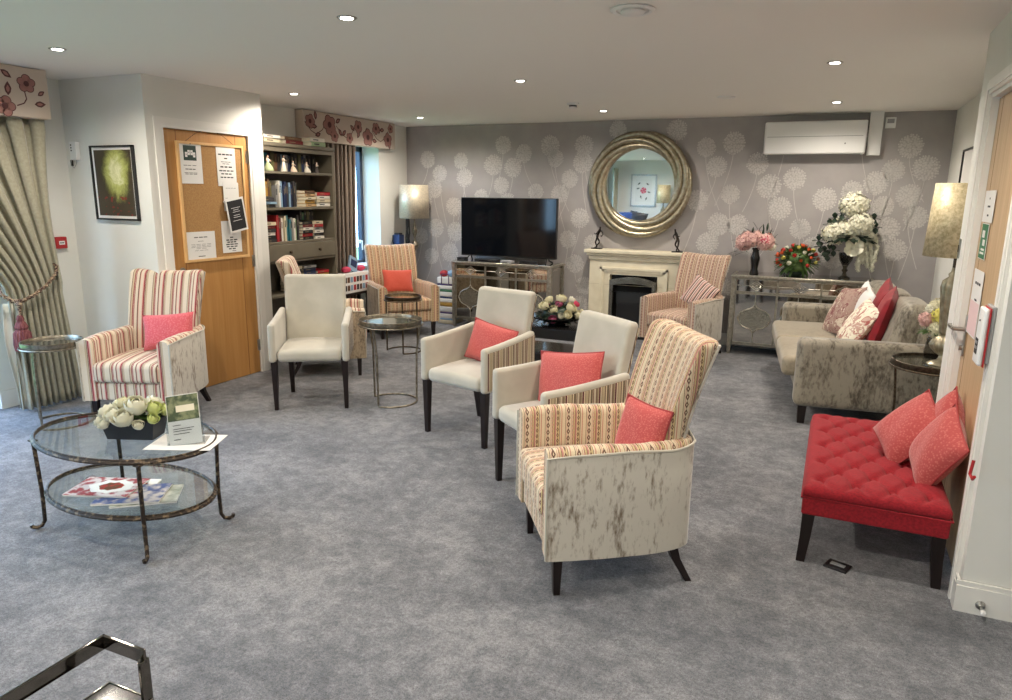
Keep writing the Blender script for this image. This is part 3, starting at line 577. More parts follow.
rp2 = MB().tube([(-.095,-4.92,.83),(-.08,-4.925,.79),(-.08,-4.93,.72)], .012, 8).ball((-.08,-4.925,.80),.022); rp2.build('knot', M['rope'], tb)
MB().lathe([(.004,.73),(.014,.725),(.024,.70),(.020,.685),(.03,.67),(.042,.64),(.034,.625),(.052,.60),(.058,.52),(.052,.475),(.03,.47)],32,0,Matrix.Translation((-.08,-4.93,0)),16,.06).build('tassel', M['tassel'], tb)
cu2 = empty('curtain', (0,0,0), 0, 'narrow taupe curtain hanging between the bookcase and small window', 'curtain')
c_ = pleats(MB(), lambda z: -1.17-.06*(2.1-z)/2.1, lambda z: -1.85, lambda z: .05, 2.12, .02, 9, lambda z: .022); oc = c_.build('curtain_cloth', M['curtain2'], cu2, 180, recalc=False); so = oc.modifiers.new('Solidify', 'SOLIDIFY'); so.thickness = .004
cu3 = empty('curtain', (0,0,0), 0, 'sage curtain by the far window, seen in the round mirror', 'curtain')
c_ = pleats(MB(), lambda z: -9.95, lambda z: -10.32, lambda z: -.165, 2.2, .02, 5, lambda z: .03); oc = c_.build('curtain_cloth', M['curtain'], cu3, 180, recalc=False); so = oc.modifiers.new('Solidify', 'SOLIDIFY'); so.thickness = .004
# ------------------------------------------------------------------ armchairs
def taper_leg(mb, x, y, z1, w1, w0, dx=0, dy=0, m=0):
    vs = []
    for z, w, ox, oy in ((0, w0, dx, dy), (z1*.55, w0*.45+w1*.55, dx*.3, dy*.3), (z1, w1, 0, 0)):
        vs += [(x+ox-w, y+oy-w, z), (x+ox+w, y+oy-w, z), (x+ox+w, y+oy+w, z), (x+ox-w, y+oy+w, z)]
    fs = [(0,3,2,1),(8,9,10,11)]+[(k*4+i, k*4+(i+1)%4, k*4+4+(i+1)%4, k*4+4+i) for k in (0,1) for i in range(4)]
    return mb.add(vs, fs, m)
def tub_path(n=30):
    """outer footprint of the wing tub chair: right front, round the rear, left front"""
    pts = [(.335,-.36),(.34,-.25),(.342,-.12),(.336,.0)]
    for k in range(1, 8): 
        a = k*pi/2/8; pts.append((.236+.1*cos(a)-.0*k, .0+.30*sin(a)))
    pts.append((.20,.305)); pts.append((.10,.325)); pts.append((0,.33))
    return pts+[(-x, y) for x, y in pts[-2::-1]]
def sweep(mb, path, th, zb, zt, rnd_top=.02, m=0, inset=0, rev=False):
    """wall of thickness th standing inside the path; zt(s) gives the top at fraction s"""
    P = [Vector((x,y)) for x, y in path]; N = len(P); L = [0]
    for i in range(1, N): L.append(L[-1]+(P[i]-P[i-1]).length)
    vs = []; uv = []; fs = []
    for i in range(N):
        d = (P[min(i+1,N-1)]-P[max(i-1,0)]).normalized(); nrm = Vector((d.y,-d.x)); 
        if nrm.dot(P[i]) < 0: nrm = -nrm
        o = P[i]-nrm*inset; q = o-nrm*th; z = zt(L[i]/L[-1]); b = zb(L[i]/L[-1]) if callable(zb) else zb; r = min(rnd_top, th*.49)
        sec = [(o,b),(o,(b+z)/2),(o,z-r),(o-nrm*r*.3,z-r*.3),(o-nrm*r,z),(q+nrm*r,z),(q+nrm*r*.3,z-r*.3),(q,z-r),(q,(b+z)/2),(q,b)]
        for c, h in sec: vs.append((c.x,c.y,h)); uv.append((.004+(L[-1]-L[i] if rev else L[i]), h))
    K = 10
    for i in range(N-1):
        fs += [(i*K+j, i*K+(j+1)%K, (i+1)*K+(j+1)%K, (i+1)*K+j) for j in range(K)]
    for base in (0, (N-1)*K):
        k0 = len(vs)
        for j in range(K):
            c = vs[base+j]; o_ = vs[base]; vs.append(c); uv.append((.036-hypot(c[0]-o_[0], c[1]-o_[1])*.9, c[2]))
        fs.append(tuple(range(k0, k0+K)))
    return mb.add(vs, fs, m, uv)
def tub_chair(label, loc, rz, fab, outer, h=1.03, cat='armchair', zarm=.60, sc=.96, zs=1.0):
    t_ = empty('tub_armchair', (*loc,0), rz, label, cat)
    t_.scale = (sc,sc,zs)
    path = tub_path(); N = len(path); half = N//2
    def top(s):
        e = min(s, 1-s)*2; return zarm+.012*sin(min(1,e*2)*pi)+ (.03*max(0,(e-.45)/.55))
    # arms (inner fabric and top roll): two halves
    rp_ = path[:half-1]; lp = path[half+2:]
    tt = lambda pp, s: top(s*.45)
    sweep(MB(), path[:half-2], .085, .17, lambda s: top(s*.42), .03, inset=.009).build('arm', fab, t_, 50)
    sweep(MB(), path[half+3:], .085, .17, lambda s: top(1-(1-s)*.42), .03, inset=.009, rev=True).build('arm', fab, t_, 50)
    # outer velvet shell
    sweep(MB(), path, .010, .165, lambda s: top(s)-.022, .004).build('outer_panel', outer, t_, 50)
    pp = []
    Lp = len(path)
    for i, (x, y) in enumerate(path): pp.append((x*1.004, y*1.004, top(i/(Lp-1))-.020))
    MB().tube([(path[0][0],path[0][1]-.002,.17)]+pp+[(path[-1][0],path[-1][1]-.002,.17)], .0055, 6).build('piping', M['cream_v'] if fab != M['stripe'] else M['cream_v'], t_)
    # back
    def bend(p):
        z = p[2]; k = (z-.40)/(h-.40); k = max(k, 0)
        x = p[0]*(1+.10*k); y = p[1] + .02 + .115*k*k + .02*k; y -= .10*(abs(p[0])/.27)**3*(.9-.35*k)
        zt = z + .02*(abs(p[0])/.27)**2*k
        return (x, y, zt)
    MB().rbox(-.262,.262,.165,.262,.32,h,.035,fn=bend,n=8).build('backrest', fab, t_, 60)
    MB().rbox(-.255,.255,.258,.272,.34,h-.02,.006,fn=bend,n=8).build('back_panel', outer, t_, 60)
    # seat
    MB().rbox(-.265,.265,-.345,.2,.17,.30,.02).build('seat_rail', fab, t_, 50)
    def crown(p):
        q = (1-(p[0]/.26)**2)*(1-((p[1]+.09)/.31)**2); return (p[0], p[1], p[2]+(.028*max(0,q) if p[2] > .38 else 0))
    MB().rbox(-.247,.247,-.375,.20,.302,.435,.035,fn=crown,n=8,k=3).build('seat_cushion', fab, t_, 60)
    for sx_ in (-1,1):
        taper_leg(MB(), sx_*.285,-.30,.175,.021,.014).build('leg', M['wood_dark'], t_, 0)
        taper_leg(MB(), sx_*.235,.22,.18,.022,.015,sx_*.02,.085).build('leg', M['wood_dark'], t_, 0)
    return t_
def cream_chair(label, loc, rz, h=.95, h_arm=.655):
    t_ = empty('dining_armchair', (*loc,0), rz, label, 'armchair')
    def crown(p):
        q = (1-(p[0]/.26)**2)*(1-((p[1]+.02)/.27)**2); return (p[0], p[1], p[2]+(.02*max(0,q) if p[2] > .42 else 0))
    MB().rbox(-.232,.232,-.285,.20,.365,.455,.035,fn=crown,n=8,k=3).build('seat', M['cream_v'], t_, 60)
    def bend(p):
        k = max(0,(p[2]-.40)/(h-.40)); return (p[0]*(1+.06*k), p[1]+.095*k**1.3-.028*(abs(p[0])/.23)**2, p[2]+.006*(abs(p[0])/.23)**2*k)
    MB().rbox(-.225,.225,.17,.245,.37,h,.028,fn=bend,n=8,k=3).build('backrest', M['cream_v'], t_, 60)
    MB().rbox(-.217,.217,.243,.252,.38,h-.03,.004,fn=bend,n=8).build('back_panel', M['side_stripe'], t_, 50)
    for s_ in (-1,1):
        def ar(p):
            k = (p[1]+.29)/.5; return (p[0]+s_*-.006*k, p[1], p[2]+(.045*max(0,k)**1.5 if p[2] > .5 else 0))
        MB().rbox(min(s_*.238,s_*.29),max(s_*.238,s_*.29),-.29,.235,.365,h_arm,.022,fn=ar,n=6,k=2).build('arm', M['cream_v'], t_, 60)
        MB().rbox(min(s_*.286,s_*.294),max(s_*.286,s_*.294),-.268,.225,.385,h_arm-.028,.003,fn=ar,n=6,k=1).build('arm_panel', M['side_stripe'], t_, 40)
        taper_leg(MB(), s_*.255,-.255,.37,.023,.014).build('leg', M['wood_dark'], t_, 0)
        taper_leg(MB(), s_*.205,.185,.37,.022,.015,s_*.005,.055).build('leg', M['wood_dark'], t_, 0)
    return t_
def cushion(label, chair, off, w, h, th, m, tilt=-14, roll=0, yaw=0, piping='coral_dk', name='scatter_cushion', group=None):
    """off in the chair's own axes; cushion faces the chair's front"""
    T_ = chair.matrix_basis if isinstance(chair, bpy.types.Object) else chair
    o = empty(name, (0,0,0), 0, label, 'cushion', group)
    o.location = T_ @ Vector(off); e = T_.to_euler(); 
    o.rotation_euler = (Matrix.Rotation(e.z,3,'Z') @ Matrix.Rotation(R(yaw),3,'Z') @ Matrix.Rotation(R(roll),3,'Y') @ Matrix.Rotation(R(tilt),3,'X')).to_euler()
    mb = MB()
    def f(sg):
        def g(u, v):
            a, b2 = 2*u-1, 2*v-1; k = (1-a*a)*(1-b2*b2); t2 = (max(0,k)**.42)*th/2*(1+.06*sin(a*5+b2*3))
            pin = 1-.07*(1-a*a)*abs(b2)**3; pin2 = 1-.07*(1-b2*b2)*abs(a)**3
            return (a*w/2*pin2, sg*t2, b2*h/2*pin)
        return g
    mb.grid(f(-1),16,14); mb.grid(f(1),16,14)
    mb.build('cover', m, o, 80)
    if piping:
        pts = []
        for k in range(56):
            q = k/14; sd = int(q); t2 = (q-sd)*2-1; a, b2 = ((t2,-1),(1,t2),(-t2,1),(-1,-t2))[sd]
            pin = 1-.07*(1-a*a)*abs(b2)**3; pin2 = 1-.07*(1-b2*b2)*abs(a)**3; pts.append((a*w/2*pin2, 0, b2*h/2*pin))
        MB().tube(pts, .0042, 6, 0, True).build('piping', M[piping], o)
    bpy.context.view_layer.update(); return o
ch1 = tub_chair('red and cream striped tub armchair with oyster velvet sides beside the oak noticeboard door', (.64,-4.47), R(21), M['stripe'], M['velvet'], 1.0)
ch2 = cream_chair('cream velvet armchair facing forward between the oak door and round silver tables', (1.473,-3.704), R(32.5))
ch3 = cream_chair('cream velvet armchair in the centre with striped side panel, in front of the television cabinet', (2.96,-3.79), R(-14.2))
ch4 = cream_chair('cream velvet armchair holding a large coral cushion, just behind the front patterned armchair', (3.806,-4.484), R(-38))
ch5 = tub_chair('large foreground tub armchair in beige ikat stripes with worn oyster velvet outside', (4.250,-5.11), R(-56), M['ikat'], M['velvet'], .985, zs=1.045)
ch6 = tub_chair('patterned tub armchair holding a striped cushion in front of the stone fireplace', (3.74,-.65), R(-22), M['ikat_pink'], M['velvet'], 1.0)
ch7 = tub_chair('golden patterned tub armchair with orange-coral cushion in the far left corner', (.54,-1.07), R(51), M['ikat_gold'], M['velvet_tan'], .985, zarm=.585, sc=1.05)
ch8 = tub_chair('tub armchair turned sideways, mostly hidden behind the forward-facing cream armchair', (.93,-2.88), R(127), M['stripe'], M['velvet_tan'], 1.01)
bpy.context.view_layer.update()
cushion('plain pink cushion on the red-striped armchair', ch1, (.13,.02,.60), .36, .26, .12, M['coral_pink'], -18, -4, 10, None)
cushion('coral piped cushion on the central cream armchair', ch3, (.03,.07,.60), .38, .28, .12, M['coral'], -16, 8, 0)
cushion('largest coral cushion, piped, on the cream armchair behind the foreground chair', ch4, (-.02,.05,.615), .46, .31, .13, M['coral'], -14, -9, 16)
cushion('coral piped cushion tucked in the foreground ikat armchair', ch5, (.16,.09,.60), .26, .28, .10, M['coral'], -14, 3, 24)
cushion('pink and brown striped cushion standing on its corner in the armchair by the fireplace', ch6, (.135,.03,.625), .31, .31, .10, M['cush_stripe'], -16, 28, 0, None)
cushion('orange-coral cushion on the golden patterned armchair in the corner', ch7, (.0,.03,.60), .36, .26, .11, M['coral_plain'], -18, 2, 0, None)

# ------------------------------------------------------------------ round side tables
def round_table(label, loc, rz, r, h, rb, m=None, top=None):
    m = m or M['table_metal']; t_ = empty('side_table', (*loc,0), rz, label, 'side table')
    MB().lathe([(r-.004,h-.035),(r,h-.03),(r,h),(r-.006,h+.002),(r-.010,h-.004),(r-.012,h-.022),(.001,h-.022),(.001,h-.035)],48).build('tray_rim', m, t_, 50)
    MB().lathe([(.001,h-.0225),(r-.013,h-.0225),(r-.013,h-.016),(.001,h-.016)],48).build('tray_glass', top or M['tray'], t_, 50)
    MB().tube([((r+.006)*cos(a*2*pi/48),(r+.006)*sin(a*2*pi/48),h-.040) for a in range(48)],.006,8,0,True).build('hoop', m, t_)
    MB().tube([(rb*cos(R(a)),rb*sin(R(a)),.007) for a in range(-130,131,5)],.007,8).build('base_ring', m, t_)
    for a in (-130,0,130): MB().tube([(rb*cos(R(a)),rb*sin(R(a)),.01),((rb*.9+r*.1)*cos(R(a)),(rb*.9+r*.1)*sin(R(a)),h*.6),((r-.01)*cos(R(a)),(r-.01)*sin(R(a)),h-.035)],.008,8).build('leg', m, t_)
    return t_
round_table('round silver tray table beside the sage curtain', (.268,-4.95), R(60), .188, .585, .19)
round_table('larger round silver tray table beside the forward-facing cream armchair', (2.035,-3.48), R(40), .238, .655, .19)
round_table('small round gilt-topped tray table behind the larger one', (1.13,-1.90), R(70), .185, .575, .175, M['brass_dark'], M['tray_gold'])
rt4 = round_table('dark round metal table by the sofa arm, under the gold lamp', (5.69,-2.98), R(200), .235, .62, .2, M['brass_dark'])

# ------------------------------------------------------------------ sofa
def sofa(label, loc, rz, L, m, mseat, group=None, backs=3):
    """faces -X local, length along Y"""
    t_ = empty('sofa', (*loc,0), rz, label, 'sofa')
    h = L/2
    MB().rbox(-.42,.44,-h+.1,h-.1,.13,.31,.03).build('seat_frame', m, t_, 50)
    for s_ in (-1,1):
        y0_, y1_ = (s_*h, s_*(h-.15)); y0_, y1_ = min(y0_,y1_), max(y0_,y1_)
        MB().rbox(-.46,.46,y0_,y1_,.13,.63,.055,n=6,k=3).build('arm', m, t_, 60)
    MB().rbox(.30,.47,-h+.14,h-.14,.2,.80,.06,n=6,k=3).build('backrest', m, t_, 60)
    n = 2; w = (L-.30)/n
    for i in range(n):
        y0_ = -h+.152+i*w
        def cr(p, y0_=y0_):
            q = (1-((p[0]+.12)/.45)**2)*(1-((p[1]-y0_-w/2)/(w/2))**2); return (p[0], p[1], p[2]+(.02*max(0,q) if p[2] > .4 else 0))
        MB().rbox(-.545,.30,y0_+.003,y0_+w-.003,.312,.465,.045,fn=cr,n=6,k=3).build('seat_cushion', mseat, t_, 60)
    w2 = (L-.30)/backs
    for i in range(backs):
        y0_ = -h+.152+i*w2
        def bk(p, y0_=y0_):
            k = (p[2]-.46)/.42; return (p[0]+.12*k, p[1], p[2]+.03*(1-((p[1]-y0_-w2/2)/(w2/2))**2)*(1 if p[2] > .7 else 0))
        MB().rbox(.10,.29,y0_+.004,y0_+w2-.004,.475,.87,.07,fn=bk,n=6,k=3).build('back_cushion', m, t_, 60)
    for (x, y) in ((-.39,-h+.07),(-.39,h-.07),(.40,-h+.07),(.40,h-.07)): taper_leg(MB(), x, y, .135, .03, .024).build('leg', M['wood_dark'], t_, 0)
    return t_
so1 = sofa('taupe crushed velvet sofa along the right wall', (5.235,-1.64), R(7), 1.95, M['velvet_sofa'], M['velvet_seat'])
bpy.context.view_layer.update()
sT = so1.matrix_basis @ Matrix.Rotation(R(-90),4,'Z')   # axes: x toward the near end is negative, faces -Y -> sofa front
def sc(label, y, x, z, w, h, m, tilt, roll, yaw=0, piping=None): 
    return cushion(label, sT, (-y, x, z), w, h, .13, m, tilt, roll, yaw, piping)
sc('plum floral cushion, left of the group on the taupe sofa', .22, -.03, .67, .46, .44, M['floral_plum'], -24, -8, 14)
sc('cream cushion with plum flowers leaning in front of the crimson cushion', -.38, .0, .65, .40, .40, M['floral_cream'], -30, 8, 4)
sc('crimson velvet cushion nearest the camera on the sofa', -.42, .155, .71, .44, .46, M['redcush'], -14, 8, -14)
sc('crimson velvet cushion behind the nearest crimson one', -.10, .18, .74, .42, .44, M['redcush'], -14, 14, -10)
sc('plain cream cushion mostly hidden between floral and crimson cushions', .10, .08, .70, .42, .42, M['paper_white'], -16, 12, 0)
so2 = sofa('cream sofa near the wall behind, seen in the round mirror', (.98,-9.55), R(-90), 1.9, M['cream_v'], M['cream_v'])
bpy.context.view_layer.update()
s2T = so2.matrix_basis @ Matrix.Rotation(R(-90),4,'Z')
for i, (x, rl) in enumerate(((.80,4),(.55,-10))): cushion(('navy blue cushion at the end of the mirrored cream sofa','dark teal cushion beside the navy one on the mirrored sofa')[i], s2T, (x-.15,.08,.98), .46,.34,.14, M['blue'] if i == 0 else M['pot_black'], -14, rl, 0, None)

# ------------------------------------------------------------------ red ottoman bench
ot = empty('ottoman', (5.325,-4.195,0), R(0), 'red buttoned linen bench beside the right-hand door', 'bench')
LX, LY = .285, .60; btn = []
rows_ = 9
for i in range(rows_):
    n_ = 4 if i % 2 == 0 else 3
    for k in range(n_): btn.append(((k-(n_-1)/2)*.145, -LY+.10+i*(2*LY-.20)/(rows_-1)))
def tuft(p):
    x, y, z = p
    if z < .32: return p
    d = min((hypot(x-a, y-b2) for a, b2 in btn)); e = min(1, (LX-abs(x))/.05)*min(1, (LY-abs(y))/.05); e = max(0, e)
    # diagonal folds between buttons
    fold = 1e9
    for a, b2 in btn:
        for sx_ in (-1,1):
            for sy_ in (-1,1):
                c, d2 = a+sx_*.0725, b2+sy_*(2*LY-.20)/(rows_-1); dx, dy = c-a, d2-b2; L2 = dx*dx+dy*dy; q = ((x-a)*dx+(y-b2)*dy)/L2
                if 0 <= q <= 1 and abs(c) < .25: fold = min(fold, abs((x-a)*dy-(y-b2)*dx)/math.sqrt(L2))
    zz = z+.016*e - e*.030*math.exp(-(d/.024)**2) - e*.015*math.exp(-(fold/.012)**2)
    return (x, y, zz)
MB().rbox(-LX,LX,-LY,LY,.315,.365,.022,fn=tuft,n=60,k=2).build('tufted_top', M['redlinen'], ot, 60)
MB().rbox(-LX+.003,LX-.003,-LY+.003,LY-.003,.235,.318,.012).build('side_band', M['redlinen'], ot, 50)
pts = [(-LX,-LY),(LX,-LY),(LX,LY),(-LX,LY)]; MB().tube([(x*1.0,y*1.0,.318) for x, y in pts],.005,8,0,True).build('piping', M['redlinen'], ot)
for bx, by in btn: MB().ball((bx,by,.360),.010,6,0,(1,1,.5)).build('button', M['redlinen'], ot)
for sx_ in (-1,1):
    for sy_ in (-1,1): taper_leg(MB(), sx_*.25, sy_*.555, .236, .026, .018, sx_*.015, 0).build('leg', M['wood_dark'], ot, 0)
bpy.context.view_layer.update()
oT = Matrix.Translation((5.315,-4.195,0)) @ Matrix.Rotation(R(-68),4,'Z')
def oc_(label, wx, wy, wz, w, h, tilt, roll, yaw, m='sal'): return cushion(label, Matrix.Translation((wx,wy,wz)) @ Matrix.Rotation(R(-74),4,'Z'), (0,0,0), w, h, .13, M[m], tilt, roll, yaw, 'coral_dk')
oc_('salmon cushion lying leftmost of three on the red bench', 5.475, -4.21, .515, .30, .33, -36, 24, 0)
oc_('salmon cushion in front on the red bench, nearest the camera', 5.565, -4.475, .515, .30, .33, -22, 26, -10)
oc_('salmon cushion standing at the back of the red bench against the door', 5.61, -4.24, .55, .29, .29, -12, 42, -12)

# ------------------------------------------------------------------ mirrored cabinets
def ogee(w, h):
    q = [(0,1),(.10,.80),(.30,.66),(.62,.54),(.86,.36),(.93,.16),(1.0,0)]
    p = q+[(x,-y) for x, y in q[-2::-1]]; p = p+[(-x,y) for x, y in p[-2:0:-1]]
    return [(x*w, y*h) for x, y in p]
def mirrored_cabinet(label, x0, x1, h, d=.42):
    w = x1-x0; t_ = empty('mirrored_cabinet', ((x0+x1)/2,-d/2-.03,0), 0, label, 'cabinet'); hw = w/2; y = -d/2
    MB().box(-hw+.02,hw-.02,y+.02,d/2,.10,h-.025).build('carcass', M['silverleaf'], t_, 0)
    MB().rbox(-hw-.01,hw+.01,y-.012,d/2+.01,h-.025,h,.006).build('top', M['silverleaf'], t_); MB().box(-hw+.02,hw-.02,y+.02,d/2-.02,h,h+.003).build('top_mirror', M['mirror_smoke'], t_, 0)
    for s_ in (-1,1):
        for yy in (y+.018, d/2-.018): taper_leg(MB(), s_*(hw-.02), yy, .12, .022, .014).box(s_*(hw-.02)-.022,s_*(hw-.02)+.022,yy-.022,yy+.022,.12,h-.025).build('leg', M['silverleaf'], t_, 0)
    for s_ in (-1,1): MB().box(min(s_*(hw-.021),s_*(hw-.018)),max(s_*(hw-.021),s_*(hw-.016)),y+.05,d/2-.05,.14,h-.05).build('side_mirror', M['mirror_smoke'], t_, 0)
    n = 3; cw = (w-.088)/n; zf = h-.17
    for i in range(n):
        a = -hw+.044+i*cw; c = a+cw/2; yf = y+.006
        dr = MB(); 
        for (xa,xb,za,zb) in ((a+.002,a+.009,zf,h-.035),(a+cw-.009,a+cw-.002,zf,h-.035),(a+.002,a+cw-.002,zf,zf+.008),(a+.002,a+cw-.002,h-.043,h-.035)): dr.box(xa,xb,yf-.004,yf+.014,za,zb)
        o = dr.build('drawer', M['silverleaf'], t_, 0); MB().box(a+.008,a+cw-.008,yf+.004,yf+.012,zf+.007,h-.042).build('mirror_panel', M['mirror_smoke'], o, 0)
        zc = (zf+h-.035)/2; k = MB()
        for sc_ in (.058,.036): k.tube([(c+sc_*1.25*q, yf, zc+sc_*.85*r_) for q, r_ in ((0,1),(1,0),(0,-1),(-1,0))],.0045,6,0,True)
        k.tube([(a+.016,yf,zc),(c-.072,yf,zc)],.004,6).tube([(c+.072,yf,zc),(a+cw-.016,yf,zc)],.004,6); k.build('fretwork', M['silverleaf'], o)
        MB().ball((c,yf-.012,zc),.011,8).build('knob', M['silverleaf'], o)
        dr = MB(); zb0 = .125; zt0 = zf-.012
        for (xa,xb,za,zb) in ((a+.002,a+.010,zb0,zt0),(a+cw-.010,a+cw-.002,zb0,zt0),(a+.002,a+cw-.002,zb0,zb0+.009),(a+.002,a+cw-.002,zt0-.009,zt0)): dr.box(xa,xb,yf-.004,yf+.014,za,zb)
        o = dr.build('door', M['silverleaf'], t_, 0); MB().box(a+.009,a+cw-.009,yf+.004,yf+.012,zb0+.008,zt0-.008).build('mirror_panel', M['mirror_smoke'], o, 0)
        og = ogee(cw*.40, .155); zc = (zb0+zt0)/2
        MB().add([(c+p[0], yf+.002, zc+p[1]) for p in og], [tuple(range(len(og)))]).build('foxed_panel', M['mirror_mottle'], o, 0)
        k = MB().tube([(c+p[0], yf, zc+p[1]) for p in og],.0055,6,0,True).tube([(c,yf,zc+.155),(c,yf,zt0-.01)],.005,6).tube([(c,yf,zc-.155),(c,yf,zb0+.01)],.005,6); k.build('fretwork', M['silverleaf'], o)
    return t_
cab1 = mirrored_cabinet('mirrored cabinet with silver fretwork under the television', .90, 2.175, .80)
cab2 = mirrored_cabinet('mirrored sideboard with silver fretwork carrying three flower arrangements', 4.14, 5.43, .82)
for o in list(cab1.children):
    pass
# television and boxes
tv = empty('television', (1.545,-.26,.803), 0, 'large black flat television on the mirrored cabinet', 'television')
MB().rbox(-.615,.615,-.02,.03,.055,.745,.008).build('housing', M['black'], tv); MB().box(-.607,.607,-.0215,-.0195,.07,.737).build('screen', M['screen'], tv, 0)
for s_ in (-1,1): MB().tube([(s_*.50,.0,.07),(s_*.51,-.05,.03),(s_*.53,-.12,.005)],.008,6).tube([(s_*.50,.01,.07),(s_*.51,.06,.03),(s_*.53,.11,.005)],.008,6).build('foot', M['black'], tv)
def small_box(name, label, cat, loc, w, d, h, m, det=None, rz=0):
    t_ = empty(name, loc, rz, label, cat); MB().rbox(-w/2,w/2,-d/2,d/2,0,h,.004).build('housing', m, t_)
    MB().box(-w*.3,w*.1,-d/2-.001,-d/2+.001,h*.35,h*.6).build('display', M['screen'], t_, 0)
    return t_
small_box('set_top_box', 'small black box left of the television on the cabinet', 'media box', (.96,-.30,.803), .10,.10,.035, M['black'])
small_box('disc_player', 'wide thin black disc player under the television, left', 'media box', (1.34,-.385,.803), .30,.10,.035, M['black'])
small_box('router', 'pale grey flat box in the middle under the television', 'media box', (1.60,-.39,.803), .15,.09,.03, M['grey_plastic'])
small_box('video_recorder', 'black recorder box under the television at right', 'media box', (1.88,-.385,.803), .22,.10,.04, M['black'])

# ------------------------------------------------------------------ fireplace
fp = empty('fireplace', (3.05,0,0), 0, 'cream stone fireplace surround with steel-framed black fire', 'fireplace')
b = MB().box(-.51,-.27,-.18,0,0,.88).box(.27,.51,-.18,0,0,.88).box(-.27,.27,-.18,0,.72,.88); b.build('surround', M['stone'], fp, 0)
b = MB().rbox(-.57,.57,-.235,0,.955,.995,.008).rbox(-.545,.545,-.215,0,.925,.957,.01).rbox(-.525,.525,-.198,0,.878,.927,.012); b.build('mantel_shelf', M['stone'], fp)
b = MB()
for (s0, s1, dp, zt) in ((.36,.385,.200,.80),(.335,.36,.192,.775)):
    b.box(-s1,-s0,-dp,-.17,0,zt).box(s0,s1,-dp,-.17,0,zt).box(-s1,s1,-dp,-.17,zt-.025,zt)
b.build('stepped_moulding', M['stone'], fp, 0)
b = MB().box(-.515,.515,-.182,-.178,.603,.606).box(-.002,.002,-.1,-.09,.8,.81); 
b.build('stone_joint', mat('stone_joint_darker', srgb(186,176,150), .8), fp, 0)  # joint lines in a darker stone colour
b = MB()
ar = [(-.262,.0),(-.262,.66)]+[(-.262+.524*i/12, .66+.045*sin(pi*i/12)) for i in range(1,12)]+[(.262,.66),(.262,0)]
ai = [(-.222,.0),(-.222,.61)]+[(-.222+.444*i/12, .61+.02*sin(pi*i/12)) for i in range(1,12)]+[(.222,.61),(.222,0)]
n_ = len(ar); vs = [(x,-.215,z) for x,z in ar]+[(x,-.215,z) for x,z in ai]+[(x,-.17,z) for x,z in ar]+[(x,-.17,z) for x,z in ai]
fs = []
for i in range(n_-1): fs += [(i,i+1,n_+i+1,n_+i),(2*n_+i,2*n_+i+1,i+1,i),(n_+i,n_+i+1,3*n_+i+1,3*n_+i)]
b.add(vs, fs); b.build('fire_frame', noisy('dark_polished_steel', srgb(176,170,158), srgb(150,144,132), 10, .24, 0, metal=.95), fp, 30)
MB().box(-.27,.27,-.10,-.01,0,.72).build('firebox_back', M['gloss_black'], fp, 0)
MB().rbox(-.18,.18,-.17,-.10,.10,.50,.01).build('fire_front', M['black'], fp); MB().box(-.222,.222,-.18,-.10,.0,.06).build('grate', M['black'], fp, 0)
MB().box(-.185,.185,-.175,-.168,.40,.52).box(-.222,.222,-.16,-.12,.52,.53).build('smoked_band', mat('smoked_band', srgb(70,72,74), .25, .6), fp, 0)
# statuettes on the mantel
def statuette(label, loc, flip, rz):
    t_ = empty('bronze_figurine', loc, rz, label, 'figurine')
    MB().rbox(-.06,.06,-.03,.03,0,.012,.004).build('plinth', M['bronze'], t_)
    J = [(0,0,.135),(.012*flip,0,.175),(.03*flip,0,.21),(.034*flip,0,.228),(.036*flip,0,.252)]
    vs = J+[(.01,-.014,.13),(-.008*flip,-.02,.075),(.012*flip,-.012,.014),(-.01,.014,.13),(.028*flip,.016,.08),(-.022*flip,.012,.014),
      (.03*flip,-.03,.205),(.005*flip,-.042,.165),(-.022*flip,-.03,.18),(.03*flip,.03,.205),(.055*flip,.04,.165),(.03*flip,.035,.135)]
    es = [(0,1),(1,2),(2,3),(3,4),(0,5),(5,6),(6,7),(0,8),(8,9),(9,10),(2,11),(11,12),(12,13),(2,14),(14,15),(15,16)]
    rs = [.017,.014,.019,.008,.017,.013,.009,.007,.013,.009,.007,.008,.006,.005,.008,.006,.005]
    me = bpy.data.meshes.new('figure'); me.from_pydata(vs, es, []); o = bpy.data.objects.new('figure', me); C.objects.link(o); o.parent = t_
    me.materials.append(M['bronze']); sk = o.modifiers.new('Skin', 'SKIN')
    for i, r_ in enumerate(rs): me.skin_vertices[0].data[i].radius = (r_, r_)
    me.skin_vertices[0].data[0].use_root = True
    o.modifiers.new('Sub', 'SUBSURF').levels = 2; o.modifiers['Sub'].render_levels = 2
    MB().tube([(.01*flip,-.016,.012),(-.03*flip,.0,.012),(-.022*flip,.012,.016)],.006,6).build('feet', M['bronze'], t_)
    return t_
statuette('dark bronze standing figurine at the left end of the mantel', (2.60,-.14,.995), 1, R(-10))
statuette('dark bronze striding figurine at the right end of the mantel', (3.51,-.14,.995), -1, R(10))

# ------------------------------------------------------------------ black coffee table
bt = empty('coffee_table', (2.70,-1.62,0), 0, 'low black coffee table with lower shelf, before the television cabinet', 'coffee table')
MB().rbox(-.5,.5,-.28,.28,.275,.375,.004).build('table_top', M['gloss_black'], bt); MB().rbox(-.46,.46,-.27,.27,.04,.13,.004).build('lower_shelf', M['gloss_black'], bt)
for s_ in (-1,1): MB().box(min(s_*.44,s_*.485),max(s_*.44,s_*.485),-.26,.26,0,.276).build('end_panel', M['gloss_black'], bt, 0)

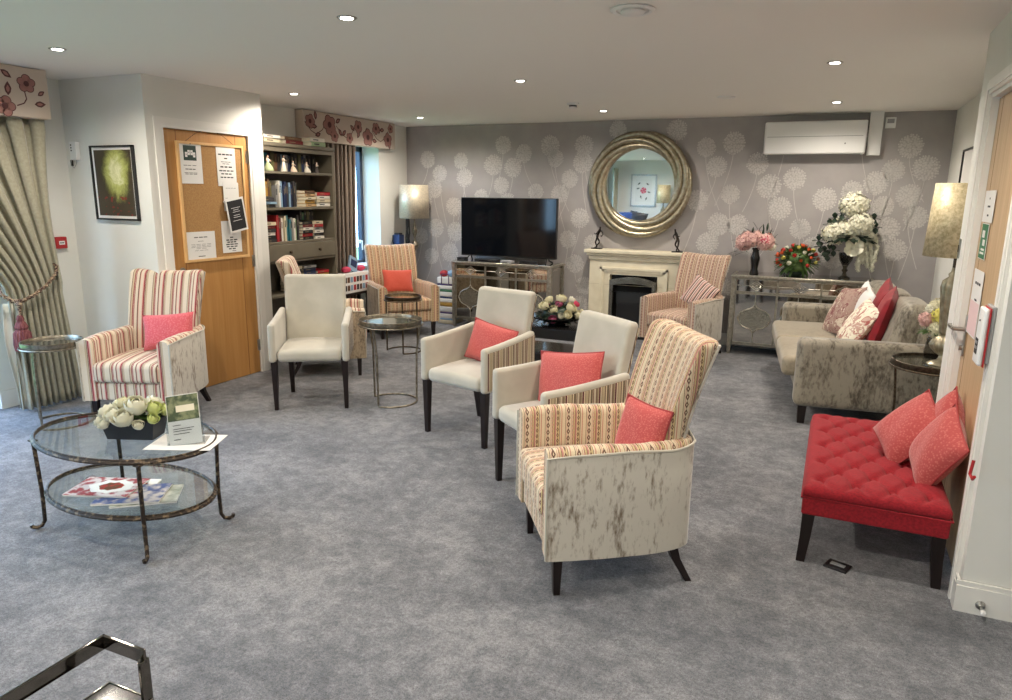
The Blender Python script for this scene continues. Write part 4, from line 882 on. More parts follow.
# ------------------------------------------------------------------ oval glass table
gt = empty('oval_glass_table', (2.09,-5.815,0), R(0), 'oval two-tier glass table with rubbed iron frame in the left foreground', 'coffee table')
def ell(a, b2, z, n=64): return [(a*cos(2*pi*i/n), b2*sin(2*pi*i/n), z) for i in range(n)]
A, B = .49, .312
for (a, b2, z, nm) in ((A,B,.455,'upper_rim'),(A*.93,B*.93,.185,'lower_rim')):
    MB().tube(ell(a,b2,z),.0095,8,0,True).tube(ell(a*.985,b2*.985,z+.011),.005,6,0,True).build(nm, M['ironwork'], gt)
    MB().prism([(x*.985,y*.985) for x, y, _ in ell(a,b2,0)], z+.002, z+.010).build('upper_glass' if z > .3 else 'lower_glass', M['table_glass'], gt, 30)
for sx_ in (-1,1):
    for sy_ in (-1,1):
        x, y = sx_*A*.72, sy_*B*.69; nx, ny = (sx_*.6, sy_*.8)
        MB().tube([(x,y,.45),(x*.985,y*.985,.3),(x*.975,y*.975,.18),(x*.985,y*.985,.04),(x+nx*.008,y+ny*.008,.016),(x+nx*.03,y+ny*.03,.010),(x+nx*.048,y+ny*.048,.016),(x+nx*.05,y+ny*.05,.028)],[.0095,.0095,.0095,.009,.009,.009,.009,.010],8).rbox(x-.018,x+.018,y-.014,y+.014,.44,.449,.003).build('leg', M['ironwork'], gt)
# magazines on the lower shelf
def magazine(label, x, y, z, rz, w, h, c, blobs, th=.008):
    t_ = empty('magazine', (x,y,z), rz, label, 'magazine')
    MB().rbox(-w/2,w/2,-h/2,h/2,0,th,.002).build('pages', M['paper_white'], t_)
    MB().box(-w/2-.001,w/2+.001,-h/2-.001,h/2+.001,th,th+.0008).build('cover', c, t_, 0)
    zz_ = .001
    for (bx, by, rx, ry, mm) in blobs:
        zz_ += .0006; MB().add([(bx+rx*cos(2*pi*i/18)*(1+.12*sin(i*2.3)), by+ry*sin(2*pi*i/18)*(1+.12*cos(i*3.1)), th+zz_) for i in range(18)], [tuple(range(18))]).build('cover_picture', mm, t_, 0)
    return t_
redmix = noisy('magazine_food_print', srgb(170,40,40), srgb(90,60,30), 60, .35, 0, lo=.45, hi=.55); bluemix = noisy('magazine_cover_print', srgb(60,80,130), srgb(196,186,180), 24, .35, 0, lo=.42, hi=.6); redbl = noisy('magazine_red_print', srgb(150,50,60), srgb(206,196,196), 26, .35, 0, lo=.45, hi=.55); grn = noisy('magazine_green_print', srgb(120,128,110), srgb(200,200,190), 18, .4, 0)
Z0 = .1955
magazine('magazine with red food on its cover, topmost on the lower glass shelf', 2.04,-5.90, Z0+.018, R(22), .30,.21, redbl, [(.02,.0,.10,.075,M['paper_white']),(.02,.0,.055,.045,redmix)])
magazine('grey-green magazine at the bottom of the pile on the lower glass shelf', 2.26,-5.86, Z0, R(40), .28,.20, grn, [])
magazine('blue and white magazine in the middle of the pile, nearest the front leg', 2.20,-5.89, Z0+.009, R(33), .29,.21, bluemix, [(-.07,-.04,.03,.03,M['blue']),(.0,-.02,.04,.03,redbl)])
magazine('white magazine with small print lying under the food magazine', 2.11,-5.83, Z0+.0, R(26), .20,.20, M['paper_white'], [(.03,.04,.03,.02,redmix)])
# leaflet stand and sheet
ps = empty('paper_sheet', (2.44,-5.77,.4655), R(24), 'white paper lying under the leaflet stand on the oval glass table', 'paper'); MB().box(-.15,.15,-.105,.105,0,.0012).build('sheet', M['paper_white'], ps, 0)
lf = empty('leaflet_stand', (2.455,-5.775,.467), R(35), 'clear stand with a photo leaflet on the oval glass table', 'leaflet stand')
tl = Matrix.Translation((0,-.03,0)) @ Matrix.Rotation(R(-24),4,'X') @ Matrix.Rotation(R(-7),4,'Y')
MB().box(-.08,.08,-.001,.001,.0,.12,0,tl).box(-.08,.08,.006,.008,0,.17,0,tl).box(-.08,.08,-.03,.085,0,.002).build('acrylic_holder', M['acrylic'], lf, 0)
photo = noisy('garden_photo_print', srgb(50,66,36), srgb(120,126,90), 30, .4, 0, lo=.4, hi=.6)
MB().box(-.07,.07,.002,.005,.003,.235,0,tl).build('leaflet', M['paper_white'], lf, 0)
MB().box(-.068,.068,.0012,.002,.115,.232,0,tl).build('printed_photo', photo, lf, 0)
MB().box(-.03,.05,.0008,.0012,.155,.185,0,tl).build('house_picture', M['stone'], lf, 0)
k = MB()
for q, w_ in ((.095,.035),(.078,.09),(.068,.08),(.055,.07),(.03,.03)): k.box(-.05,-.05+w_,.0012,.002,q-.0015,q+.0015,0,tl)
k.build('printed_lines', M['ink'], lf, 0)
# foreground chrome piece
cf = empty('chrome_table', (3.41,-6.905,0), R(1), 'chrome flat-bar frame with black glass shelf at the bottom left corner', 'side table')
w_, d_, ht = .155, .55, .455
for (x, y) in ((w_-.006,-.006),(.006,-d_+.006)): MB().rbox(x-.006,x+.006,y-.014,y+.014,0,ht-.03,.002).build('leg', M['chrome_dark'], cf)
MB().rbox(0,.008,-d_,0,ht-.04,ht,.0015).rbox(0,w_,-.008,0,ht-.04,ht,.0015).build('top_rail', M['chrome_dark'], cf)
MB().rbox(.0,w_,-d_,0,.300,.306,.001).build('black_shelf', M['gloss_black'], cf); MB().rbox(-.003,0,-d_,.003,.297,.309,.001).rbox(0,w_+.003,0,.003,.297,.309,.001).rbox(w_,w_+.003,-d_,0,.297,.309,.001).build('shelf_edge', M['chrome'], cf)
fb = empty('floor_socket', (5.215,-4.75,0), R(-20), 'small black floor socket lid in the carpet under the red bench', 'floor socket'); MB().rbox(-.05,.05,-.04,.04,-.002,.010,.004).build('lid', M['black'], fb); MB().box(-.03,.03,-.012,.012,.010,.013).build('handle', M['grey_plastic'], fb, 0)
# ------------------------------------------------------------------ lamps
def table_lamp(label, loc, base_h, sh_z0, sh_z1, r0, r1, sm, off=0):
    t_ = empty('table_lamp', loc, 0, label, 'lamp'); H_ = base_h
    MB().lathe([(.075,0),(.078,.008),(.062,.018),(.03,.03),(.018,.045),(.016,.06)],32).build('foot', M['lampmetal'], t_, 50)
    MB().lathe([(.016,.06),(.036,.075),(.066,.105),(.074,.13),(.06,.16),(.032,.18),(.018,.19)],64,0,None,16,.07).build('lower_bulb', M['lampmetal'], t_, 60)
    MB().lathe([(.018,.19),(.030,.20),(.034,.23),(.048,.40),(.056,H_-.10),(.050,H_-.06),(.022,H_-.035),(.026,H_-.02),(.014,H_-.005),(.010,H_+.03)],56,0,None,14,.07).build('fluted_column', M['lampmetal'], t_, 60)
    MB().cyl((0,0,H_+.02),(0,0,sh_z0+.06),.012,n=12).cyl((0,0,sh_z0+.03),(0,0,sh_z0+.09),.02,n=12).build('lamp_holder', M['brass_dark'], t_)
    s_ = MB().lathe([(r0,sh_z0),(r1,sh_z1)],48); s_.f = [f for f in s_.f if len(f) == 4]; s_.m = s_.m[:len(s_.f)]
    o = s_.build('lamp_shade', sm, t_, 60); md = o.modifiers.new('Solidify','SOLIDIFY'); md.thickness = .004
    rg = MB()
    for a in range(3): rg.tube([(0,0,sh_z0+.09),(r0*.98*cos(a*2.09),r0*.98*sin(a*2.09),sh_z0+.02)],.002,5)
    rg.build('shade_carrier', M['steel'], t_)
    return t_
table_lamp('gold-shaded table lamp with fluted silvery base on the dark table by the sofa', (5.725,-2.99,.60), .58, .665, 1.09, .178, .158, M['shade'])
lamp3 = table_lamp('gold-shaded lamp near the wall behind, seen in the round mirror', (1.08,-10.12,.62), .66, .74, 1.18, .17, .155, M['shade'])
st = round_table('small round table under the mirrored lamp by the wall behind', (1.08,-10.12), 0, .16, .62, .14, M['brass_dark'])
fl_ = empty('floor_lamp', (.31,-.34,0), 0, 'standard lamp with silver-gold drum shade in the far left corner', 'lamp')
MB().lathe([(.13,0),(.13,.012),(.05,.025),(.015,.04),(.010,.06),(.010,.86)],28).build('base_and_pole', M['brass_dark'], fl_)
MB().lathe([(.010,.84),(.02,.86),(.014,.88),(.022,.90),(.046,.93),(.05,.955),(.036,.99),(.014,1.02),(.012,1.05),(.03,1.10),(.034,1.14),(.02,1.19),(.009,1.24),(.009,1.36)],32).build('gourd_stem', M['table_metal'], fl_)
s_ = MB().lathe([(.185,1.285),(.175,1.685)],48); s_.f = [f for f in s_.f if len(f) == 4]; s_.m = s_.m[:len(s_.f)]
o = s_.build('lamp_shade', M['shade_silver'], fl_, 60); md = o.modifiers.new('Solidify','SOLIDIFY'); md.thickness = .004
rg = MB()
for a in range(3): rg.tube([(0,0,1.36),(.18*cos(a*2.09),.18*sin(a*2.09),1.31)],.003,5)
rg.build('shade_carrier', M['steel'], fl_)
bs = MB()
for (dx, w_, z0_, z1_) in ((-.075,.012,.78,1.31),(-.055,.018,.95,1.31),(-.035,.010,.70,1.31)): bs.tube([(dx,-.07,z1_),(dx+.01,-.075,(z0_+z1_)/2+.1),(dx-.01,-.07,(z0_+z1_)/2),(dx+.012,-.075,z0_+.05),(dx,-.07,z0_)],[w_*.5,w_,w_*.7,w_*1.2,w_*.6],8)
tag(bs.build('hanging_strap', M['black']), 'black straps hanging from the standard lamp shade in the corner', 'strap').location = (.31,-.34,0)
pd = empty('wall_bracket_shelf', (.085,-.40,.95), 0, 'small dark shelf bracket behind the golden patterned armchair', 'shelf'); MB().box(-.083,.10,-.11,.11,-.02,0).build('shelf_board', M['wood_dark'], pd, 0); MB().box(-.083,-.06,-.015,.015,-.16,-.02).build('bracket', M['wood_dark'], pd, 0)
bb = empty('blue_tin', (.10,-.385,.951), 0, 'shiny dark blue box standing behind the golden patterned armchair', 'box'); MB().rbox(-.05,.05,-.06,.06,0,.13,.012).build('body', M['blue'], bb); MB().tube([(-.03,-.05,.10),(-.03,-.075,.12),(-.03,-.08,.05),(-.03,-.06,.02)],.008,6).build('handle', M['black'], bb); MB().rbox(-.035,.035,-.04,.04,.13,.15,.005).build('lid', M['black'], bb)

# ------------------------------------------------------------------ flowers
def petal(mb, c, ax, side, L, W, cup, m):
    """petal from c, growing along ax bent towards side"""
    ax = Vector(ax).normalized(); side = Vector(side).normalized(); w = ax.cross(side).normalized()
    def fn(u, v):
        a = 2*u-1; ww = W*math.sin(min(1, v*.92+.10)*pi*.82+.15)**.8
        ang = cup*v; return Vector(c)+ax*(L*v*cos(ang*.6))+side*(L*v*sin(ang*.6)+(-.35*W*a*a if cup < .9 else .25*W*a*a))+w*(a*ww)
    mb.grid(fn, 3, 3, m)
def rose(mb, c, ax, r, m, layers=3, m2=None):
    """closed rose: petals wrapped round a ball, each layer opening a little wider"""
    ax = Vector(ax).normalized(); a0 = ax.orthogonal().normalized(); b0 = ax.cross(a0); c = Vector(c)+ax*r*.35
    mb.ball(c+ax*r*.10, r*.46, 7, m if m2 is None else m2)
    for l in range(layers):
        n = (3,5,6)[l]; rr = (.60,.82,1.04)[l]*r; top_ = (1.28,.92,.42)[l]; wd = (1.2,.85,.70)[l]
        for k in range(n):
            a1 = 2*pi*(k+.5*l)/n+rnd.uniform(-.15,.15); jit = rnd.uniform(.95,1.06)
            def fn(u, v, a1=a1, rr=rr, top_=top_, wd=wd, jit=jit):
                q = 2*u-1; el = -1.2+(top_+1.2)*v*(1-.16*q*q); az = a1+q*wd*math.sin(min(1,.35+v*.9)*pi*.5); g_ = rr*jit*(1+.24*v*v*v*(1.2-.5*abs(q))+.03*q*(1 if k%2 else -1))
                return c+(a0*cos(az)+b0*sin(az))*g_*cos(el)+ax*g_*sin(el)
            mb.grid(fn, 4, 4, m)
def leaf(mb, p, d, L, W, m=0, droop=.3, up=(0,0,1)):
    d = Vector(d).normalized(); w = d.cross(Vector(up)); w = w.normalized() if w.length > .01 else Vector((1,0,0)); n = w.cross(d)
    def fn(u, v):
        a = 2*u-1; return Vector(p)+d*L*v - Vector((0,0,1))*droop*L*v*v + w*(a*W*sin(pi*min(.97,v*.93+.05))) + n*(abs(a)*W*.25)
    mb.grid(fn, 2, 4, m)
def sph(rn=rnd, zmin=-1):
    while 1:
        v = Vector((rn.gauss(0,1), rn.gauss(0,1), rn.gauss(0,1))).normalized()
        if v.z >= zmin: return v
def floret_ball(mb, c, R_, n, fs, m, sq=(1,1,1)):
    for i in range(n):
        z = 1-2*(i+.5)/n; a = i*2.39996; d = Vector((math.sqrt(1-z*z)*cos(a), math.sqrt(1-z*z)*sin(a), z)); p = Vector(c)+Vector((d.x*sq[0],d.y*sq[1],d.z*sq[2]))*R_*rnd.uniform(.84,1.1)*(1+.10*sin(d.x*9+d.z*7)*sin(d.y*8+d.z*5))
        a0 = d.orthogonal().normalized(); b0 = d.cross(a0); t0 = rnd.uniform(0,1.5)
        for k in range(4):
            q = t0+k*pi/2; tz = rnd.uniform(-.1,.55); e = a0*cos(q)+b0*sin(q); f_ = a0*cos(q+pi/2)+b0*sin(q+pi/2)
            mb.add([p, p+e*fs*.6+f_*fs*.38+d*fs*.1, p+e*fs+d*fs*tz, p+e*fs*.6-f_*fs*.38+d*fs*.1], [(0,1,2,3)], m)
# coffee table arrangement
fa_ = empty('flower_arrangement', (2.165,-5.815,.4665), R(22), 'white rose arrangement in a dark rectangular pot on the oval glass table', 'flowers')
def trap(mb, w0, d0, w1, d1, z0, z1):
    vs = [(-w0,-d0,z0),(w0,-d0,z0),(w0,d0,z0),(-w0,d0,z0),(-w1,-d1,z1),(w1,-d1,z1),(w1,d1,z1),(-w1,d1,z1)]; return mb.add(vs, [(0,3,2,1),(4,5,6,7)]+[(i,(i+1)%4,4+(i+1)%4,4+i) for i in range(4)])
trap(MB(), .108,.052,.128,.068,0,.092).build('pot', M['pot_black'], fa_, 0)
for i, (x, y, z, r, mm) in enumerate(((-.10,-.02,.125,.036,'petal_white'),(-.055,-.055,.12,.038,'petal_white'),(-.02,.03,.15,.036,'petal_cream'),(.03,-.03,.155,.050,'petal_white'),(.085,.0,.14,.036,'petal_green'),(.06,.045,.15,.038,'petal_white'),(-.08,.04,.135,.034,'petal_white'),(-.005,-.07,.11,.046,'petal_white'),(.055,-.075,.085,.024,'petal_white'),(-.12,.02,.10,.030,'petal_white'),(.11,.04,.12,.03,'petal_green'),(.0,.0,.165,.034,'petal_green'),(-.125,-.035,.085,.026,'petal_white'),(.10,-.045,.105,.026,'petal_green'),(-.035,-.01,.165,.032,'petal_cream'),(-.085,-.075,.085,.026,'petal_white'))):
    mb = MB(); rose(mb, (x*1.12,y*1.05,z-.008), (x*3,y*3,.35), r*.88, 0); mb.build('rose', M[mm], fa_, 180, recalc=False)
mb = MB()
for i in range(46): a = rnd.uniform(0,2*pi); leaf(mb, (rnd.uniform(-.1,.1),rnd.uniform(-.05,.05),.095), (cos(a),sin(a)*.8,rnd.uniform(.1,.8)), rnd.uniform(.05,.08), .014)
tag(mb.build('foliage', M['leaf'], fa_, 60, recalc=False), kind='stuff')
# bowl of roses on the black table
fb_ = empty('flower_bowl', (2.70,-1.62,.376), R(10), 'low dark bowl of white and mauve roses on the black coffee table', 'flowers')
MB().lathe([(.075,0),(.08,.012),(.14,.03),(.24,.062),(.262,.08),(.255,.082),(.15,.045),(.001,.03)],40).build('bowl', M['gloss_black'], fb_, 60)
spots = [(-.11,-.08,.20,.05,'petal_cream'),(-.02,-.10,.17,.05,'petal_cream'),(.03,.0,.26,.055,'petal_cream'),(-.08,.0,.25,.045,'petal_cream'),(.13,-.06,.19,.055,'petal_cream'),(.20,-.05,.12,.05,'petal_cream'),(-.15,.0,.19,.045,'petal_cream'),(.02,-.05,.22,.04,'petal_mauve'),(-.01,-.17,.09,.042,'petal_mauve'),(.17,.02,.22,.035,'petal_rose'),(.12,.06,.25,.04,'petal_white'),(.06,-.17,.13,.032,'petal_white'),(.0,.12,.22,.045,'petal_cream'),(-.12,.1,.18,.04,'petal_mauve'),(.22,.06,.14,.035,'petal_cream'),(.12,-.17,.14,.045,'petal_cream')]
for x, y, z, r, mm in spots: mb = MB(); rose(mb, (x,y,z-.03), (x*2,y*2,.3), r*.82, 0); mb.build('rose', M[mm], fb_, 180, recalc=False)
mb = MB(); mb.ball((0,0,.09), .13, 10, 0, (1.2,1.2,.75))
for i in range(150): d = sph(zmin=-.1); leaf(mb, (d.x*.12,d.y*.12,.06+d.z*.08), d, rnd.uniform(.08,.13), .02, 0, .25)
tag(mb.build('foliage', M['leaf_dk'], fb_, 60, recalc=False), kind='stuff')
# pink arrangement, black vase
fc = empty('flower_arrangement', (4.33,-.25,.823), 0, 'pink flowers with dark leaves in a black vase on the sideboard', 'flowers')
MB().lathe([(.045,0),(.042,.01),(.032,.05),(.042,.12),(.048,.16),(.036,.20),(.030,.23),(.042,.26),(.038,.262),(.026,.235)],32).build('vase', M['gloss_black'], fc, 60)
for x, y, z, r, mm in ((-.12,-.04,.31,.075,'petal_pink'),(-.04,-.07,.34,.06,'petal_pink'),(.0,.03,.37,.06,'petal_pink'),(-.09,.05,.36,.065,'petal_pink')): mb = MB(); floret_ball(mb,(x,y,z),r,110,.024,0); floret_ball(mb,(x,y,z),r*.8,70,.024,1); mb.ball((x,y,z),r*.62,8,1); mb.build('bloom', [M[mm],M['petal_mauve']], fc, 60, recalc=False)
mb = MB(); floret_ball(mb,(.09,-.06,.33),.075,110,.030,0); floret_ball(mb,(.09,-.09,.345),.045,60,.022,1); mb.ball((.09,-.06,.33),.055,8,1); mb.build('peony', [M['petal_pink'],M['petal_rose']], fc, 180, recalc=False)
mb = MB(); floret_ball(mb,(.15,-.03,.28),.04,40,.016,0); floret_ball(mb,(.12,.05,.33),.05,40,.018,0); mb.build('bloom', M['petal_white'], fc, 60, recalc=False)
mb = MB()
for (x, z, a) in ((-.05,.40,2.0),(.05,.40,1.2),(.1,.38,.8),(.12,.36,.5),(.0,.42,1.6),(-.15,.36,2.6),(-.20,.29,3.0),(.08,.42,1.0)):
    for k in range(4): leaf(mb, (x*.4+cos(a)*k*.035,.0+k*.006,z-.08+sin(a)*k*.035), (cos(a+(.5 if k%2 else -.5)),-.1,sin(a+(.5 if k%2 else -.5))), .10, .013, 0, .1)
for i in range(24): d = sph(zmin=-.3); leaf(mb, (d.x*.05,d.y*.05,.28), d, .13, .018, 0, .2)
tag(mb.build('foliage', M['leaf_dk'], fc, 60, recalc=False), kind='stuff')
# orange and red round arrangement
fd = empty('flower_arrangement', (4.73,-.25,.823), 0, 'round low arrangement of orange, red and yellow flowers on the sideboard centre', 'flowers')
MB().lathe([(.05,0),(.06,.015),(.065,.04),(.06,.045)],24).build('bowl', M['leaf_dk'], fd, 60)
mb = MB(); mb.ball((0,0,.14),.11,10,0,(1.2,.9,1))
for i in range(240): d = sph(zmin=-.8); leaf(mb, (d.x*.14,d.y*.10,.145+d.z*.10), d, rnd.uniform(.06,.10), .015, 0, .15)
tag(mb.build('foliage', M['leaf'], fd, 60, recalc=False), kind='stuff')
for i in range(34):
    a = i*2.4; z = 1-1.35*(i+.5)/34; q = math.sqrt(max(0,1-z*z)); d = Vector((cos(a)*q, sin(a)*q, z)); mm = ('petal_orange','petal_red','petal_yellow','petal_red','petal_white','petal_orange')[i%6]; mb = MB(); rose(mb, (d.x*.185,d.y*.14,.155+d.z*.14), d, rnd.uniform(.018,.027), 0, 2); mb.build('blossom', M[mm], fd, 180, recalc=False)
# white hydrangea in glass urn
fe = empty('flower_arrangement', (5.17,-.26,.823), 0, 'tall white hydrangea arrangement in a glass urn on the sideboard right', 'flowers')
MB().lathe([(.055,0),(.055,.012),(.022,.03),(.016,.06),(.03,.08),(.016,.10),(.03,.13),(.058,.18),(.07,.24),(.066,.25),(.05,.19),(.02,.14)],32).build('glass_urn', M['vase_glass'], fe, 60)
MB().lathe([(.054,.001),(.054,.012),(.02,.03),(.014,.06),(.028,.08),(.014,.10),(.025,.125)],32).build('urn_stem', M['table_metal'], fe, 60)
for (x,y,z,r,n) in ((.02,.0,.70,.125,230),(-.13,-.05,.43,.105,170),(-.03,-.06,.46,.09,140),(.09,-.05,.52,.115,200),(.14,.0,.44,.08,110),(-.10,.06,.5,.09,110)): mb = MB(); floret_ball(mb,(x,y,z),r,int(n*.9),.027,0,(1,1,.9)); floret_ball(mb,(x,y,z),r*.84,int(n*.6),.027,2,(1,1,.9)); mb.ball((x,y,z),r*.66,9,1,(1,1,.9)); mb.build('hydrangea', [M['petal_white'],M['leaf'],M['petal_cream']], fe, 60, recalc=False)  # green inner ball paints the shade between the florets
mb = MB(); ax_ = Vector((.1,-1,.15)).normalized(); e1 = ax_.orthogonal().normalized(); e2 = ax_.cross(e1)
for q_ in range(7): a_q = q_*.9; sd_ = e1*cos(a_q)+e2*sin(a_q); petal(mb, Vector((.045,-.10,.31)), (ax_*(.5 if q_ < 6 else 1)+sd_).normalized(), ax_, .105, .05, .5, 0)
mb.ball((.045,-.12,.31),.018,6); mb.build('magnolia', M['petal_white'], fe, 180, recalc=False)
mb = MB()
for k in range(7):
    x0 = .10+.02*k; 
    for j in range(26): tt = j/26; floret_ball(mb,(x0+.03*sin(tt*3+k)+rnd.uniform(-.008,.008), -.06+.008*k+rnd.uniform(-.01,.01), .46-tt*(.30+.04*(k%3))),.016,7,.016,0)
tag(mb.build('wisteria_trails', M['petal_white'], fe, 60, recalc=False), kind='stuff')
mb = MB()
for i in range(80): d = sph(zmin=-.2); leaf(mb, (d.x*.06,d.y*.06,.40), (d.x,d.y,d.z*.7), rnd.uniform(.14,.2), .035, 0, .2)
for (x, z) in ((-.22,.42),(-.26,.36),(-.20,.26),(-.17,.22),(-.24,.30),(-.14,.58),(-.08,.62),(-.18,.52),(.2,.58),(.22,.5),(-.12,.27),(-.16,.34)):
    for k in range(4): a = k*1.6; leaf(mb, (x,-.04,z), (cos(a),-.3,sin(a)), .06, .026, 0, .05)
tag(mb.build('foliage', M['leaf_dk'], fe, 60, recalc=False), kind='stuff')
# yellow and pale flowers behind the lamp
ff = empty('flower_arrangement', (5.69,-2.80,.60), 0, 'pale yellow and pink flowers on the dark table beside the gold lamp', 'flowers')
MB().lathe([(.035,0),(.045,.04),(.035,.12),(.03,.14)],24).build('vase', M['vase_glass'], ff, 60)
for (x,y,z,r,mm) in ((.02,-.02,.20,.06,'petal_cream'),(.03,-.02,.28,.055,'petal_yellow'),(-.05,.0,.25,.04,'petal_pink'),(.0,.02,.33,.045,'petal_cream'),(-.03,.01,.31,.03,'petal_white')): mb = MB(); floret_ball(mb,(x,y,z),r,70,.02,0); mb.ball((x,y,z),r*.8,8); mb.build('bloom', M[mm], ff, 60, recalc=False)
mb = MB()
for i in range(18): d = sph(zmin=-.2); leaf(mb, (0,0,.18), d, .10, .02, 0, .2)
tag(mb.build('foliage', M['leaf'], ff, 60, recalc=False), kind='stuff')

# ------------------------------------------------------------------ bookcase with books and figurines
bk = empty('bookcase', (0,-2.42,0), 0, 'tall taupe painted bookcase with a drawer in the alcove beside the door', 'bookcase'); ya, yb = -.555, .555
for s_ in (ya, yb-.03): MB().box(.01,.30,s_,s_+.03,0,2.02).build('side_panel', M['taupe'], bk, 0)
MB().box(.006,.016,ya,yb,0,2.0).build('back_panel', M['taupe_dark'], bk, 0)
MB().rbox(.006,.315,ya-.012,yb+.012,1.995,2.03,.006).box(.27,.302,ya,yb,1.955,1.996).build('cornice', M['taupe'], bk)
SH = (1.775,1.445,1.125,.62,.12)
for z in SH: MB().rbox(.016,.298,ya+.03,yb-.03,z-.024,z,.003,n=1,k=1).build('shelf', M['taupe'], bk, 0)
MB().box(.016,.298,ya+.03,yb-.03,.925,.945).build('drawer_rail', M['taupe'], bk, 0)
dr = MB().rbox(.05,.306,ya+.036,yb-.036,.95,1.098,.004).build('drawer', M['taupe'], bk)
for y in (-.17,.26): MB().lathe([(.008,0),(.006,.012),(.016,.018),(.016,.026),(.006,.032)],16,0,Matrix.Translation((.304,y,1.025)) @ Matrix.Rotation(R(90),4,'Y')).build('knob', M['brass_dark'], dr)
MB().box(.29,.30,ya,yb,0,.10).build('plinth', M['taupe'], bk, 0)
BC = {'white':(222,216,204),'cream':(206,192,162),'buff':(186,150,106),'navy':(30,40,70),'dark blue':(34,48,84),'teal':(44,112,124),'red':(166,36,42),'dark red':(98,28,30),'black':(28,26,28),'charcoal':(54,52,54),'olive':(96,92,56),'mustard':(170,132,60),'grey':(136,134,130),'pale blue':(132,160,184),'green':(64,110,74),'brown':(96,66,46),'pale green':(150,172,132),'purple':(80,60,100)}
bmat = {k: mat('book_cloth_'+k.replace(' ','_'), srgb(*v), .5) for k, v in BC.items()}; pages = mat('book_pages', srgb(214,204,180), .9); stamp = mat('spine_lettering', srgb(120,108,84), .5)
usedlab = {}
ORD = ['first','second','third','fourth','fifth','sixth','seventh','eighth','ninth','tenth','eleventh','twelfth','thirteenth','fourteenth','fifteenth','sixteenth','seventeenth','eighteenth','nineteenth','twentieth']
def book(col, x1, y, z, th, ht, dp, upright, label, group, skew=0):
    """spine faces +x at x1; upright: th along y, ht up; flat: ht along y, th up"""
    t_ = empty('book', (x1,y,z), R(skew), label, 'book', group); a, c = (th, ht) if upright else (ht, th)
    cv = min(.003, th*.15)
    mb = MB()
    if upright: mb.box(-dp,0,0,cv,0,c).box(-dp,0,a-cv,a,0,c).box(-cv,.0,0,a,0,c)
    else: mb.box(-dp,0,0,a,0,cv).box(-dp,0,0,a,c-cv,c).box(-cv,0,0,a,0,c)
    mb.build('cover', bmat[col], t_, 0)
    (MB().box(-dp+.004,-cv,cv,a-cv,.003,c-.003) if upright else MB().box(-dp+.004,-cv,.004,a-.004,cv,c-cv)).build('pages', pages, t_, 0)
    lt = MB(); lm = stamp if col not in ('white','cream','buff','pale blue','pale green','grey') else M['ink']
    if upright: lt.box(0,.0006,a*.35,a*.65,c*.55,c*.82)
    else: lt.box(0,.0006,a*.2,a*.55,c*.38,c*.62)
    lt.build('spine_title', lm, t_, 0); return t_
def row(y, z, cols, x1, where, group, hts=(.19,.24), ths=(.018,.035)):
    for i, c in enumerate(cols):
        th = rnd.uniform(*ths); book(c, x1-rnd.uniform(0,.02), y, z, th, rnd.uniform(*hts), .15, True, f'{c} book, {ORD[i]} from the left {where}', group); y += th+.0015
    return y
def stack(y, z, cols, x1, wd, where, group, ths=(.022,.036)):
    for i, c in enumerate(cols):
        th = rnd.uniform(*ths); lab = f'{c} book lying {"at the bottom" if i == 0 else "topmost" if i == len(cols)-1 else ORD[i]+" from the bottom"} of the {where}'
        book(c, x1-rnd.uniform(0,.015), y+rnd.uniform(0,.01), z, th, wd-rnd.uniform(0,.012), .17, False, lab, group); z += th+.001
    return z
g1, g2, g3, g4, g5 = 'books on top of the bookcase','books behind the figurines','books on the middle shelf','books on the shelf above the drawer','books below the drawer'
stack(-2.84,2.031,['cream','white'],.295,.22,'left pile on top of the bookcase',g1,(.028,.036)); stack(-2.55,2.031,['dark red','brown'],.295,.24,'middle pile on top of the bookcase',g1,(.028,.034)); stack(-2.20,2.031,['pale green','white'],.30,.22,'right pile on top of the bookcase',g1,(.034,.044))
row(-2.93,SH[0]+.001,['charcoal','navy','dark blue','black','teal','navy','olive','brown','charcoal','pale blue','grey','navy','black','charcoal','olive','dark blue','grey','black','charcoal','black'],.19,'behind the figurines',g2,(.15,.175),(.034,.052))
stack(-2.90,SH[1]+.001,['black','pale blue','charcoal'],.28,.19,'left pile on the middle shelf',g3)
row(-2.90,SH[1]+.1,['grey','charcoal','olive','mustard','brown','olive'],.27,'above middle shelf left pile',g3,(.13,.16),(.022,.03))
yy = row(-2.685,SH[1]+.001,['grey','white','pale blue','dark blue','navy','charcoal','pale blue','navy','charcoal','grey'],.27,'in middle shelf tall row',g3,(.20,.25),(.022,.034))
stack(-2.30,SH[1]+.001,['buff','mustard','cream','buff','brown'],.285,.15,'buff pile on the middle shelf',g3,(.03,.036)); stack(-2.13,SH[1]+.001,['white','cream','white','red'],.29,.205,'white pile on the middle shelf',g3,(.03,.04))
stack(-2.88,SH[2]+.001,['charcoal','black','white','charcoal','dark red','cream'],.28,.155,'left pile above the drawer',g4,(.028,.034))
row(-2.71,SH[2]+.001,['red','dark red','white','cream','teal','teal','grey','white','pale green','charcoal'],.27,'above the drawer',g4,(.20,.25),(.026,.042))
row(-2.34,SH[2]+.19,['charcoal','green','black','olive','charcoal','black'],.24,'over the dark pile',g4,(.07,.095),(.03,.04))
stack(-2.35,SH[2]+.001,['black','red','black','white','dark red','black'],.275,.155,'dark pile above the drawer',g4,(.027,.031)); stack(-2.18,SH[2]+.001,['white','charcoal','white','grey','red','cream'],.285,.135,'right pile above the drawer',g4,(.027,.031))
